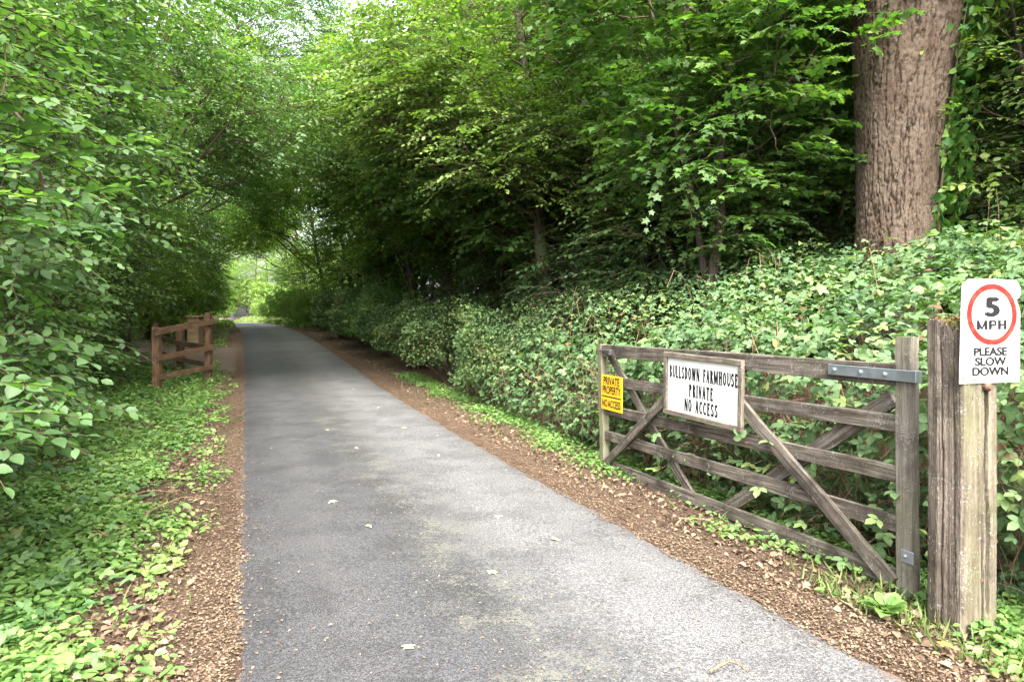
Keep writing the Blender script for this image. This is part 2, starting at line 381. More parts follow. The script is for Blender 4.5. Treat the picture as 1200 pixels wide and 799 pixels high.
def foliage(parent, origin, m, leaves, tpl, npart=0, fine=None, name='foliage', partname='leaf'):
    """the leaves that show largest become parts of their own, the rest one mesh"""
    P, X, Zn, S, tint = leaves
    o = np.asarray(origin, float)
    pick = np.zeros(len(P), bool)
    if npart:
        d = np.linalg.norm(P-np.array([0, 0, 1.6]), axis=1)
        px = 600+800*P[:, 0]/np.maximum(P[:, 1], .1); py = 372-800*(P[:, 2]-1.6)/np.maximum(P[:, 1], .1)
        ok = (P[:, 1] > .5) & (px > -20) & (px < 1220) & (py > -20) & (py < 820)
        score = np.where(ok, S/d, 0); ids = np.argsort(-score)[:npart]; ids = ids[score[ids] > 0]
        pick[ids] = True
        var = leaf_variants(fine[0], fine[1], m)
        for mm, k in zip(frame_mats(P[ids]-o, X[ids], Zn[ids], S[ids]), ids):
            q = bpy.data.objects.new(partname, var[int(np.clip((tint[k]-.04)/.13, 0, 6))]); C.objects.link(q)
            q.parent = parent; q.matrix_basis = mm
    r = ~pick
    if r.any():
        V, F, T = leaf_arrays(tpl, P[r]-o, X[r], Zn[r], S[r], tint[r])
        fo = put(name, mesh_np(name, V, [F], {'tint': T}), m, parent)
        fo['kind'] = 'stuff'
        return fo

def sprays(P, D, L, K, size, droop=.25, ang=55, flat=.35, tint=None, R=rng):
    """flat leafy shoots: leaves alternate along a drooping twig. returns leaves and twig polylines"""
    n = len(P); D = unit(D)
    up = unit(np.array([0, 0, 1.])+flat*R.normal(size=(n, 3)))
    Sd = unit(np.cross(D, up)); Nn = np.cross(Sd, D)
    s = ((np.arange(K)+.7)/K)[None]*np.ones((n, 1))
    L = np.broadcast_to(L, (n,))
    pos = P[:, None]+D[:, None]*(L[:, None]*s)[..., None]
    pos[..., 2] -= droop*L[:, None]*s*s
    sg = np.where(np.arange(K) % 2 == 0, 1., -1.)[None]*np.ones((n, 1)); a = math.radians(ang)*R.uniform(.7, 1.2, (n, K)); a[:, -1] *= .15
    X = D[:, None]*np.cos(a)[..., None]+Sd[:, None]*(sg*np.sin(a))[..., None]+.18*R.normal(size=(n, K, 3))
    X[..., 2] -= .18+droop*s*.8
    Zn = Nn[:, None]+.28*R.normal(size=(n, K, 3))
    S = size*R.uniform(.65, 1.2, (n, K))*(1.05-.35*np.abs(s-.55)*2)
    tn = R.uniform(.1, .75, n) if tint is None else tint
    tt = np.clip(tn[:, None]+R.normal(0, .1, (n, K)), 0, 1)
    k = np.linspace(0, 1, 4)
    tw = P[:, None]+D[:, None]*(L[:, None]*k[None])[..., None]; tw[..., 2] -= droop*L[:, None]*k[None]**2
    return (pos.reshape(-1, 3), X.reshape(-1, 3), Zn.reshape(-1, 3), S.ravel(), tt.ravel()), tw
def cat_leaves(ls): return tuple(np.concatenate([l[i] for l in ls]) for i in range(5))

def curve_pts(p0, p1, bow, n=6, R=rng):
    t = np.linspace(0, 1, n)[:, None]; p0 = np.asarray(p0, float); p1 = np.asarray(p1, float)
    q = p0*(1-t)+p1*t; q += np.asarray(bow)[None]*(4*t*(1-t)); q[1:-1] += R.normal(0, .025, (n-2, 3))*np.linalg.norm(p1-p0)
    return q

def crown_boughs(ells, axis_xy, R, shell=.55):
    """bough centres in a union of ellipsoids (cx,cy,cz,rx,ry,rz,n)"""
    B = []; O = []
    for (cx, cy, cz, rx, ry, rz, n) in ells:
        d = unit(R.normal(size=(n, 3))); r = R.uniform(0, 1, n)**(1/3*shell+.0)
        r = (shell+(1-shell)*R.uniform(0, 1, n)**.6)
        b = np.array([cx, cy, cz])+d*r[:, None]*np.array([rx, ry, rz])
        o = b-np.array([axis_xy[0]*.5+cx*.5, axis_xy[1]*.5+cy*.5, 0])
        o[:, 2] = 0; o = unit(o+.6*R.normal(size=(n, 3))*np.array([1, 1, .25]))
        B.append(b); O.append(o)
    return np.concatenate(B), np.concatenate(O)

def tree(name, label, cat, base, stems, ells, kind='hazel', group=None, tpl=LEAF, leaf=.1, ns=6, K=11, L=.85, seed=1, npart=0, fine=None, twigs=True, bark='bark', droop=.28, limb=.6, minz=.15, share=None):
    """stems: list of (dx0,dy0, dx1,dy1, height, radius) relative to base; ells in world coordinates relative to base"""
    R = np.random.default_rng(seed)
    bx, by = base; bz = float(gz(bx, by))-.05
    root = empty(name, label, cat, (bx, by, bz), group)
    axes = []
    for (x0, y0, x1, y1, h, r) in stems:
        k = 9; t = np.linspace(0, 1, k)
        pl = np.stack([x0+(x1-x0)*t**1.3, y0+(y1-y0)*t**1.3, h*t], 1); pl[1:] += np.cumsum(R.normal(0, h*.006, (k-1, 3))*[1, 1, .3], 0)
        rr = r*(1-.75*t); rr[0] *= 1.35
        V, F = tubes(pl[None], rr[None], 10)
        put('trunk' if len(stems) == 1 else 'stem', mesh_np('trunk', V, [F], None, True), M[bark], root)
        axes.append(pl)
    B, O = crown_boughs(ells, (0, 0), R)
    keep = B[:, 2] > minz; B = B[keep]; O = O[keep]; nb = len(B)
    # limbs from a stem to each bough
    br = MB(); prim = R.permutation(nb)[:max(5, nb//16)]
    PP = []; RR = []
    for i in prim:
        ax = axes[R.integers(len(axes))]; h = B[i]
        hd = np.hypot(*(h[:2]-ax[:, :2].mean(0))); zt = np.clip(h[2]-R.uniform(.35, .8)*hd, .15*ax[-1, 2], ax[-1, 2])
        p0 = np.array([np.interp(zt, ax[:, 2], ax[:, 0]), np.interp(zt, ax[:, 2], ax[:, 1]), zt])
        ln = np.linalg.norm(h-p0); PP.append(curve_pts(p0, h, (R.normal(0, .05*ln), R.normal(0, .05*ln), R.uniform(-.05, .14)*ln), 7, R)); q = .008+.008*ln
        RR.append(np.linspace(q, .006, 7))
    Q = np.concatenate([p[2:] for p in PP])
    for i in np.where(R.uniform(size=nb) < limb)[0]:
        d = np.linalg.norm(Q-B[i], axis=1); j = int(np.argmin(d))
        if .15 < d[j] < 2.2:
            PP.append(curve_pts(Q[j], B[i], (R.normal(0, .06), R.normal(0, .06), .08*d[j]), 7, R)); RR.append(np.linspace(.006+.005*d[j], .004, 7))
    V, F = tubes(np.array(PP), np.array(RR), 5); br.add(V, F)
    rep = np.repeat(np.arange(nb), ns)
    yaw = R.uniform(-1.35, 1.35, nb*ns); o = O[rep]
    D = np.stack([o[:, 0]*np.cos(yaw)-o[:, 1]*np.sin(yaw), o[:, 0]*np.sin(yaw)+o[:, 1]*np.cos(yaw), o[:, 2]*.5+R.normal(.08, .22, nb*ns)], 1)
    P = B[rep]+R.normal(0, .16, (nb*ns, 3))*L; btint = R.uniform(.08, .72, nb)
    lv, tw = sprays(P, D, L*R.uniform(.6, 1.15, nb*ns), K, leaf, droop, tint=np.clip(btint[rep]+R.normal(0, .1, nb*ns), 0, .95), R=R)
    ok = lv[0][:, 2] > .03; lv = tuple(a[ok] for a in lv)
    if twigs:
        V, F = tubes(tw, np.tile(np.linspace(.0055, .002, 4), (len(tw), 1)), 3); br.add(V, F)
    if br.n: put('branches', br.mesh('branches'), M['twig'], root)['kind'] = 'stuff'
    lw = (lv[0]+np.array([bx, by, bz]),)+lv[1:]
    fo = foliage(root, (bx, by, bz), M[kind], lw, tpl, npart, fine, 'crown')
    return root

def copy_tree(o, loc, rz, s, label=None):
    c = o.copy(); C.objects.link(c); c.location = loc; c.rotation_euler = (0, 0, rz); c.scale = (s, s, s)
    if label: c['label'] = label
    for ch in list(o.children):
        d = ch.copy(); C.objects.link(d); d.parent = c
    return c

# ------------------------------------------------------------------ ground, lane, driveway
def build_ground():
    es = np.concatenate([[-420, -260, -150, -90, -55, -35, -24, -17, -12, -9], np.arange(-7, -4, .3), np.arange(-4, -1.75, .09), np.arange(-1.75, -1.2, .035), [-1, -.5, 0, .5, 1],
                         np.arange(1.2, 1.75, .035), np.arange(1.75, 3.6, .08), np.arange(3.6, 8, .3), [9, 12, 17, 24, 35, 55, 90, 150, 260, 420]])
    Ys = np.concatenate([[-300, -120, -50, -20, -8, -3, 0, 1], np.arange(2, 9, .07), np.arange(9, 20, .16), np.arange(20, 50, .6), np.arange(50, 160, 4), [180, 230, 320, 450, 700]])
    E, Y = np.meshgrid(es, Ys); X = xc(np.clip(Y, -20, 160))+E
    Z = zl(Y)+gz(E+xc(Y), Y)-zl(Y)
    V = np.stack([X, Y, Z], -1).reshape(-1, 3); i = np.arange(V.shape[0]).reshape(E.shape)
    F = np.stack([i[:-1, :-1], i[:-1, 1:], i[1:, 1:], i[1:, :-1]], -1).reshape(-1, 4)
    put('ground', mesh_np('ground', V, [F], None, True), M['ground'], None, 'brown woodland soil under the verges and trees', None, None, 'structure')
build_ground()
def build_road():
    es = np.concatenate([np.linspace(-1.62, 1.62, 37)]); Ys = np.concatenate([np.arange(-16, 2, 1.), np.arange(2, 20, .12), np.arange(20, 150, 1.)])
    E, Y = np.meshgrid(es, Ys); X = xc(Y)+E
    Z = zl(Y)+.022*(1-(E/1.5)**2)-.012
    V = np.stack([X, Y, Z], -1).reshape(-1, 3); i = np.arange(V.shape[0]).reshape(E.shape)
    F = np.stack([i[:-1, :-1], i[:-1, 1:], i[1:, 1:], i[1:, :-1]], -1).reshape(-1, 4)
    put('lane', mesh_np('lane', V, [F], {'across': (E/1.55).ravel()}, True), M['asphalt'], None, 'narrow worn grey asphalt lane running away under the trees', None, None, 'structure')
build_road()
def build_drive():
    t = np.linspace(0, 1, 24); s = np.linspace(-1, 1, 9)
    Tt, Ss = np.meshgrid(t, s); Y = 20.5+Ss*(2.0+1.6*(1-Tt)**3)+Tt*2; X = xc(Y)-1.5-Tt*11
    Z = gz(X, Y)+.03*sstep(0, .05, Tt)
    V = np.stack([X, Y, Z], -1).reshape(-1, 3); i = np.arange(V.shape[0]).reshape(X.shape)
    F = np.stack([i[:-1, :-1], i[:-1, 1:], i[1:, 1:], i[1:, :-1]], -1).reshape(-1, 4)
    put('driveway', mesh_np('driveway', V, [F], None, True), M['gravel'], None, 'pale gravel driveway joining the lane behind the brown fence', None, None, 'structure')
build_drive()

# ------------------------------------------------------------------ timber and sign helpers
def plank_mesh(name, L, w_, t, seed=0, warp=.004, bev=.0035, seg=14):
    """a board along x from 0 to L, width along z, thickness along y; eased edges and slight warp"""
    R = np.random.default_rng(seed)
    hw, ht = w_/2, t/2
    prof = np.array([(-ht+bev, -hw), (ht-bev, -hw), (ht, -hw+bev), (ht, hw-bev), (ht-bev, hw), (-ht+bev, hw), (-ht, hw-bev), (-ht, -hw+bev)])
    xs = np.linspace(0, L, seg+1); k = len(prof)
    wy = np.cumsum(R.normal(0, warp*.5, seg+1)); wz = np.cumsum(R.normal(0, warp*.5, seg+1)); wy -= np.linspace(wy[0], wy[-1], seg+1); wz -= np.linspace(wz[0], wz[-1], seg+1)
    V = np.zeros((seg+1, k, 3)); V[..., 0] = xs[:, None]
    V[..., 1] = prof[None, :, 0]+wy[:, None]; V[..., 2] = prof[None, :, 1]+wz[:, None]
    V[1:-1, :, 1:] += R.normal(0, .0012, (seg-1, k, 2))
    i = np.arange((seg+1)*k).reshape(seg+1, k)
    F = np.stack([i[:-1], np.roll(i[:-1], -1, 1), np.roll(i[1:], -1, 1), i[1:]], -1).reshape(-1, 4)[:, ::-1]
    return mesh_np(name, V.reshape(-1, 3), [F, i[0][None], i[-1][None, ::-1]])
def plank(name, p0, p1, w_, t, m, parent, seed=0, side=(0, 1, 0), label=None, **kw):
    p0 = Vector(p0); p1 = Vector(p1); x = (p1-p0); L = x.length; x.normalize()
    y = Vector(side); y = (y-x*y.dot(x)).normalized(); z = x.cross(y)
    mx = Matrix(((x.x, y.x, z.x, p0.x), (x.y, y.y, z.y, p0.y), (x.z, y.z, z.z, p0.z), (0, 0, 0, 1)))
    return put(name, plank_mesh(name, L, w_, t, seed, **kw), m, parent, label, matrix=mx)
def box_mesh(name, cx, cy, cz, sx, sy, sz, bev=.003):
    x, y, z = sx/2, sy/2, sz/2; b = min(bev, x*.6, y*.6, z*.6)
    V = []
    for k, (zz, ins) in enumerate(((-z, b), (-z+b, 0), (z-b, 0), (z, b))):
        a, c = x-ins, y-ins
        V += [(-a+b, -c, zz), (a-b, -c, zz), (a, -c+b, zz), (a, c-b, zz), (a-b, c, zz), (-a+b, c, zz), (-a, c-b, zz), (-a, -c+b, zz)]
    V = np.array(V)+[cx, cy, cz]; i = np.arange(32).reshape(4, 8)
    F = np.stack([i[:-1], np.roll(i[:-1], -1, 1), np.roll(i[1:], -1, 1), i[1:]], -1).reshape(-1, 4)
    return mesh_np(name, V, [F, i[0][None, ::-1], i[-1][None]])
def poly_panel(name, outline, t):
    """a sheet with the given outline in local xy, thickness along z (front at z=0)"""
    o = np.array(outline, float); n = len(o)
    V = np.concatenate([np.c_[o, np.zeros(n)], np.c_[o, np.full(n, -t)]])
    a = np.arange(n); F = np.stack([a, a+n, np.roll(a, -1)+n, np.roll(a, -1)], -1)
    return mesh_np(name, V, [F, a[None], (a+n)[None, ::-1]])
def disc_mesh(name, c, r, h, n=14, dome=.5):
    an = np.linspace(0, 2*PI, n, endpoint=False); q = np.stack([np.cos(an), np.sin(an)], 1)
    V = [np.c_[q*r, np.zeros(n)], np.c_[q*r, np.full(n, h*.6)], np.c_[q*r*dome, np.full(n, h)]]
    V = np.concatenate(V)+np.array(c); i = np.arange(3*n).reshape(3, n)
    F = np.stack([i[:-1], np.roll(i[:-1], -1, 1), np.roll(i[1:], -1, 1), i[1:]], -1).reshape(-1, 4)
    return mesh_np(name, V, [F, i[-1][None]])
def sans(name, text, size, xy, parent, m, sx=1.0, z=.0012, bold=0.0):
    cu = bpy.data.curves.new('lettering', 'FONT'); cu.body = text; cu.size = size; cu.align_x = 'CENTER'; cu.align_y = 'CENTER'
    cu.fill_mode = 'BOTH'; cu.extrude = .0002; cu.offset = min(bold, .0006); cu.resolution_u = 6
    tmp = bpy.data.objects.new('lettering', cu); C.objects.link(tmp)
    dg = bpy.context.evaluated_depsgraph_get(); me = bpy.data.meshes.new_from_object(tmp.evaluated_get(dg))
    bpy.data.objects.remove(tmp); me.name = 'lettering'
    if bold > .001:                       # heavier weight: the same outline struck twice more, a hair apart
        n_ = len(me.vertices); co = np.zeros(n_*3, np.float32); me.vertices.foreach_get('co', co); co = co.reshape(-1, 3)
        fs_ = [tuple(p.vertices) for p in me.polygons]; vv = []; ff = []
        for k_, (dx_, dy_) in enumerate(((-bold, 0), (bold, 0), (0, bold*.6), (0, -bold*.6))):
            vv += [tuple(c) for c in co+np.array([dx_, dy_, .00006*k_])]; ff += [tuple(q+n_*k_ for q in f) for f in fs_]
        me = bpy.data.meshes.new('lettering'); me.from_pydata(vv, [], ff)
    me.materials.clear()
    return put(name, me, m, parent, matrix=Matrix.Translation((xy[0], xy[1], z)) @ Matrix.Diagonal((sx, 1, 1, 1)))

def serif_text(text, height, xy, parent, m, width=.62, gap=.13, z=.0012):
    """condensed bold serif capitals drawn from thick and thin strokes"""
    V = []; F = []; lay = [0]
    TK, TN = .24, .17
    def quad(pts):
        lay[0] += 1; b = len(V)
        for p in pts: V.append((p[0], p[1], (lay[0] % 17)*1.2e-5))
        F.append(tuple(range(b, b+len(pts))))
    def bar(x0, y0, x1, y1): quad([(x0, y0), (x1, y0), (x1, y1), (x0, y1)])
    def dia(x0, y0, x1, y1, wd): quad([(x0-wd/2, y0), (x0+wd/2, y0), (x1+wd/2, y1), (x1-wd/2, y1)])
    def arc(cx, cy, rx, ry, a0, a1, tx=TK, ty=TN, n=9):
        for k in range(n):
            a, b = (math.radians(a0+(a1-a0)*q/n) for q in (k, k+1))
            quad([(cx+rx*math.cos(a), cy+ry*math.sin(a)), (cx+rx*math.cos(b), cy+ry*math.sin(b)),
                  (cx+(rx-tx)*math.cos(b), cy+(ry-ty)*math.sin(b)), (cx+(rx-tx)*math.cos(a), cy+(ry-ty)*math.sin(a))])
    def stem(x, wd=TK, y0=0, y1=1, s=True):
        bar(x-wd/2, y0, x+wd/2, y1)
        if s:
            for y in (y0, y1-.05): bar(x-wd/2-.07, y, x+wd/2+.07, y+.05)
    def glyph(c):
        w_ = .6
        if c == 'I': w_ = .34; stem(.17)
        elif c in 'LEF':
            stem(.17); w_ = .56
            if c in 'LE': bar(.17, 0, .52, TN); bar(.47, 0, .52, .28)
            if c in 'EF': bar(.17, 1-TN, .52, 1); bar(.47, .74, .52, 1); bar(.17, .5, .4, .5+TN); bar(.38, .42, .42, .64)
        elif c == 'H': stem(.15); stem(.5); bar(.2, .48, .48, .48+TN); w_ = .66
        elif c == 'T': stem(.3); bar(.02, 1-TN, .58, 1); bar(.02, .76, .07, 1); bar(.53, .76, .58, 1)
        elif c == 'N': stem(.1, TN); stem(.56, TN); dia(.53, 0, .13, 1, TK+.03); w_ = .66
        elif c == 'M': stem(.1, TN); stem(.7, TK); dia(.4, .1, .16, 1, TK); dia(.4, .1, .66, 1, TN); w_ = .86
        elif c == 'U':
            bar(.06, .3, .06+TK, 1); bar(0, .95, .31, 1); bar(.52, .3, .52+TN, 1); bar(.45, .95, .64, 1); arc(.325, .3, .265, .3, 180, 360, TK*.75, TN+.03); w_ = .64
        elif c == 'V': dia(.32, 0, .12, 1, TK+.02); dia(.32, 0, .52, 1, TN); bar(0, .95, .26, 1); bar(.42, .95, .62, 1); w_ = .62
        elif c == 'W':
            dia(.28, 0, .12, 1, TK); dia(.28, 0, .45, 1, TN); dia(.62, 0, .46, 1, TK); dia(.62, 0, .8, 1, TN); bar(0, .95, .26, 1); bar(.7, .95, .9, 1); w_ = .9
        elif c == 'A': dia(.09, 0, .3, 1, TN); dia(.51, 0, .31, 1, TK+.02); bar(.16, .3, .45, .3+TN); bar(0, 0, .2, .05); bar(.38, 0, .64, .05); w_ = .64
        elif c in 'BPR':
            stem(.17); arc(.25, .76, .3, .24, -90, 90); bar(.17, 1-TN, .26, 1); bar(.17, .52, .26, .52+TN)
            if c == 'B': arc(.25, .27, .34, .27, -90, 90); bar(.17, 0, .26, TN)
            if c == 'R': dia(.52, 0, .33, .54, TK); bar(.44, 0, .66, .05)
            w_ = .62
        elif c == 'D': stem(.17); arc(.24, .5, .4, .5, -90, 90); bar(.17, 1-TN, .25, 1); bar(.17, 0, .25, TN); w_ = .68
        elif c == 'O': arc(.33, .5, .33, .5, 0, 360, n=20); w_ = .66
        elif c == 'C': arc(.33, .5, .33, .5, 50, 310, n=14); bar(.5, .7, .56, .95); bar(.5, .05, .56, .25); w_ = .6
        elif c == 'S': arc(.29, .73, .26, .27, 20, 270, TK*.8, TN+.03); arc(.29, .28, .28, .28, -160, 90, TK*.9, TN+.03); bar(.44, .74, .5, .97); bar(.03, .03, .08, .27); w_ = .56
        elif c == ' ': w_ = .5
        return w_
    x = 0
    for c in text:
        b = len(V); w_ = glyph(c)
        for k in range(b, len(V)): V[k] = (V[k][0]+x, V[k][1], V[k][2])
        x += w_+gap
    x -= gap
    V2 = [((p[0]-x/2)*height*width, (p[1]-.5)*height, p[2]) for p in V]
    me = bpy.data.meshes.new('lettering'); me.from_pydata(V2, [], F)
    return put('lettering', me, m, parent, matrix=Matrix.Translation((xy[0], xy[1], z)))

# ------------------------------------------------------------------ five-bar field gate, swung open along the right verge
HX, HY = 2.235, 3.86; LX, LY = .97, 7.32
gl = math.hypot(LX-HX, LY-HY); gd = ((LX-HX)/gl, (LY-HY)/gl)
gate_m = Matrix(((gd[0], -gd[1], 0, HX), (gd[1], gd[0], 0, HY), (0, 0, 1, 0), (0, 0, 0, 1)))      # x to the far end, +y to the lane
gate = empty('field_gate', 'weathered grey five-bar wooden gate swung open along the right verge', 'gate', matrix=gate_m)
for k, (zr, zf, wd) in enumerate(((1.272, 1.248, .125), (.992, .932, .098), (.703, .625, .098), (.42, .352, .098), (.105, .045, .105))):
    o = plank('top_rail' if k == 0 else 'rail', (.05, 0, zr), (gl-.035, 0, zf), wd, .06 if k == 0 else .034, M['gatewood'], gate, 40+k)
plank('hinge_stile', (.0, 0, .0), (.0, 0, 1.49), .105, .06, M['stilewood'], gate, 51)
plank('shutting_stile', (gl-.06, 0, -.06), (gl+.01, 0, 1.315), .085, .075, M['endwood'], gate, 52)
def tz(u, z): return z-.06*u/gl
plank('brace', (.06, .037, tz(0, .08)), (1.44, .037, .985), .098, .03, M['gatewood'], gate, 53)
plank('brace', (gl-.06, .037, tz(gl, .06)), (2.22, .037, .99), .09, .03, M['gatewood'], gate, 54)
plank('brace', (.12, -.037, 1.13), (1.74, -.037, tz(1.7, .05)), .10, .03, M['gatewood'], gate, 55)
plank('brace', (gl-.1, -.037, 1.19), (2.04, -.037, tz(2, .06)), .08, .03, M['gatewood'], gate, 56)
st = put('hinge_strap', box_mesh('hinge_strap', .235, .040, 1.272, .60, .009, .066), M['galv'], gate, matrix=Matrix.Rotation(.0, 4, 'Y'))
for bx_ in (.13, .3, .5):
    put('bolt', disc_mesh('bolt', (0, 0, 0), .013, .011), M['galv'], st, matrix=Matrix.Translation((bx_-.02, .0445, 1.272)) @ Matrix.Rotation(-PI/2, 4, 'X'))
put('hinge_eye', box_mesh('hinge_eye', -.075, .02, 1.272, .03, .05, .068), M['galv'], st)
lh = put('hinge_bracket', box_mesh('hinge_bracket', -.03, .036, .262, .08, .008, .07), M['galv'], gate)
put('bolt', disc_mesh('bolt', (0, 0, 0), .012, .01), M['galv'], lh, matrix=Matrix.Translation((-.02, .040, .262)) @ Matrix.Rotation(-PI/2, 4, 'X'))
la = put('latch', box_mesh('latch', gl-.23, .045, 1.235, .10, .05, .06, .008), M['rubber'], gate)
put('latch_bar', box_mesh('latch_bar', gl-.12, .05, 1.245, .22, .012, .018), M['rubber'], gate)

def sign_frame(u, z, y):
    """placed flat on the lane side of the gate: local x to the right as read, y up, z off the board"""
    p = gate_m @ Vector((u, y, z))
    return Matrix(((-gd[0], 0, -gd[1], p.x), (-gd[1], 0, gd[0], p.y), (0, 1, 0, p.z), (0, 0, 0, 1)))
fs = empty('farmhouse_sign', 'white board in a wooden frame on the gate reading BULLSDOWN FARMHOUSE PRIVATE NO ACCESS', 'sign', matrix=sign_frame(1.835, 1.02, .072) @ Matrix.Rotation(-.012, 4, 'Z'))
W_, H_ = 1.04, .535
put('board', box_mesh('board', 0, 0, -.008, W_-.03, H_-.03, .014, .002), M['board'], fs)
for (a, b, wd) in (((-W_/2, H_/2-.02, .004), (W_/2, H_/2-.02, .004), .045), ((-W_/2, -H_/2+.018, .004), (W_/2, -H_/2+.018, .004), .04)):
    plank('frame_rail', a, b, wd, .034, M['framewood'], fs, 60+int(b[1]*9), side=(0, 0, 1), warp=.001)
for sx_ in (-1, 1):
    plank('frame_rail', (sx_*(W_/2-.02), -H_/2+.04, .003), (sx_*(W_/2-.02), H_/2-.044, .003), .042, .032, M['framewood'], fs, 64+sx_, side=(0, 0, 1), warp=.001)
serif_text('BULLSDOWN FARMHOUSE', .105, (.004, .108), fs, M['black'], .61, .12)
serif_text('PRIVATE', .105, (0, -.03), fs, M['black'], .66, .12)
serif_text('NO', .105, (-.175, -.155), fs, M['black'], .68, .12)
serif_text('ACCESS', .105, (.075, -.155), fs, M['black'], .68, .12)

ys = empty('yellow_sign', 'small yellow sign at the far end of the gate reading PRIVATE PROPERTY NO ACCESS', 'sign', matrix=sign_frame(gl-.30, .82, .055))
put('panel', box_mesh('panel', 0, 0, -.004, .45, .36, .006, .002), M['yellow'], ys)
for tx, yy, sx_ in (('PRIVATE', .118, .84), ('PROPERTY', .025, .74)):
    sans('lettering', tx, .112, (0, yy), ys, M['black'], sx_*.98, bold=.0024)
sans('lettering', 'NO', .105, (-.142, -.115), ys, M['black'], .72, bold=.0022); sans('lettering', 'ACCESS', .105, (.06, -.115), ys, M['black'], .72, bold=.0022)
put('rule', box_mesh('rule', 0, -.04, .0006, .41, .012, .001, .0002), M['black'], ys)
for sx_ in (-1, 1):
    for sy_ in (-1, 1):
        put('screw', disc_mesh('screw', (sx_*.205, sy_*.162, 0), .006, .003), M['galv'], ys)

# ------------------------------------------------------------------ big gatepost with its speed sign
def build_post():
    a = math.radians(14); u = np.array([math.cos(a), math.sin(a)]); v = np.array([-math.sin(a), math.cos(a)])
    c0 = np.array([2.222, 3.375])                                 # the corner nearest the camera
    sx, sy = .225, .205; ctr = c0+u*sx/2+v*sy/2
    mx = Matrix(((u[0], v[0], 0, ctr[0]), (u[1], v[1], 0, ctr[1]), (0, 0, 1, -.08), (0, 0, 0, 1)))
    root = empty('gatepost', 'thick square weathered oak gatepost split by long cracks, mossy on top', 'gatepost', matrix=mx)
    n = 40; per = []
    hx, hy, b = sx/2, sy/2, .012
    def edge(p, q, k):
        for i in range(k): t = i/k; per.append((p[0]+(q[0]-p[0])*t, p[1]+(q[1]-p[1])*t))
    edge((-hx+b, -hy), (hx-b, -hy), n); edge((hx-b, -hy), (hx, -hy+b), 2); edge((hx, -hy+b), (hx, hy-b), 24); edge((hx, hy-b), (hx-b, hy), 2)
    edge((hx-b, hy), (-hx+b, hy), 12); edge((-hx+b, hy), (-hx, hy-b), 2); edge((-hx, hy-b), (-hx, -hy+b), n); edge((-hx, -hy+b), (-hx+b, -hy), 2)
    per = np.array(per); k = len(per); H = 1.63; m = 90
    zs = np.linspace(0, H, m)
    R = np.random.default_rng(8)
    V = np.zeros((m, k, 3)); V[..., :2] = per[None]; V[..., 2] = zs[:, None]
    V[..., 2] += np.where(zs[:, None] > H-.09, (.018*np.sin(per[:, 0]*47+1)+.02*np.sin(per[:, 1]*39)+.02*(per[:, 1]/hy)+R.normal(0, .008, k))[None]*((zs[:, None]-(H-.09))/.09), 0)
    nrm = unit(np.sign(per)*np.where(np.abs(per)/np.array([hx, hy]) > .93, 1, 0)+1e-6)
    def crack(face, pos, z0, z1, wd, dep, wob, ph):
        for j in range(m):
            z = zs[j]
            if z < z0 or z > z1: continue
            f = min(1, (z-z0)/.12, (z1-z)/.12)
            c = pos+wob*math.sin(z*4+ph)+wob*.5*math.sin(z*11+ph*2)
            if face == 0: on = np.abs(per[:, 1]+hy) < .001; d = np.abs(per[:, 0]-c); ax = 1
            else: on = np.abs(per[:, 0]+hx) < .001; d = np.abs(per[:, 1]-c); ax = 0
            V[j, :, ax] += np.where(on, dep*f*np.clip(1-d/wd, 0, 1), 0)
    crack(0, .040, .18, 1.42, .0095, .07, .006, .4); crack(0, .016, .05, .7, .007, .05, .004, 2.2); crack(1, .008, .0, 1.62, .0062, .03, .004, 1.); crack(1, -.055, .3, 1.6, .005, .018, .004, 3.)
    V[..., 0] += .006*np.sin(zs*1.9)[:, None]; V[..., :2] += R.normal(0, .0009, (m, k, 2))
    grain = np.cumsum(R.normal(0, .0012, k)); grain -= np.linspace(grain[0], grain[-1], k); V[..., :2] += (nrm*grain[:, None])[None]
    i = np.arange(m*k).reshape(m, k)
    F = np.stack([i[:-1], np.roll(i[:-1], -1, 1), np.roll(i[1:], -1, 1), i[1:]], -1).reshape(-1, 4)
    Vf = V.reshape(-1, 3)
    tc = V[-1].mean(0)+[0, 0, -.01]; Vf = np.concatenate([Vf, tc[None]]); top = i[-1]
    F3 = np.stack([top, np.roll(top, -1), np.full(k, len(Vf)-1)], -1)
    # grain runs along local x of the wood material, so the mesh is built with x up and stood on end
    Vf = Vf[:, [2, 0, 1]]
    po = put('post', mesh_np('post', Vf, [F, F3], None, False), M['postwood'], root, matrix=Matrix(((0, 1, 0, 0), (0, 0, 1, 0), (1, 0, 0, 0), (0, 0, 0, 1))))
    # dry moss cushion on the top
    mb = MB(); nm = 900
    p = np.stack([R.uniform(-hx, hx, nm), R.uniform(-hy, hy, nm), np.full(nm, H-.005)+R.uniform(0, .03, nm)], 1)
    p[:, 2] += .015*np.sin(p[:, 0]*47+1)+.02*np.sin(p[:, 1]*39)+.02*p[:, 1]/hy
    d = unit(R.normal(size=(nm, 3))+[0, 0, .3])
    Wv, Ff, Tt = leaf_arrays(LEAF_FAR, p, d, unit(R.normal(size=(nm, 3))), R.uniform(.010, .028, nm), R.uniform(0, 1, nm))
    mb.add(Wv, Ff, Tt); put('moss', mb.mesh('moss'), M['moss'], root)['kind'] = 'stuff'
    for (px_, pz_) in ((.035, 1.335), (.012, .37)):
        b_ = put('bolt', disc_mesh('bolt', (0, 0, 0), .021 if pz_ > 1 else .009, .03 if pz_ > 1 else .004), M['rust'], root, matrix=Matrix.Translation((px_, -hy-.001, pz_)) @ Matrix.Rotation(PI/2, 4, 'X'))
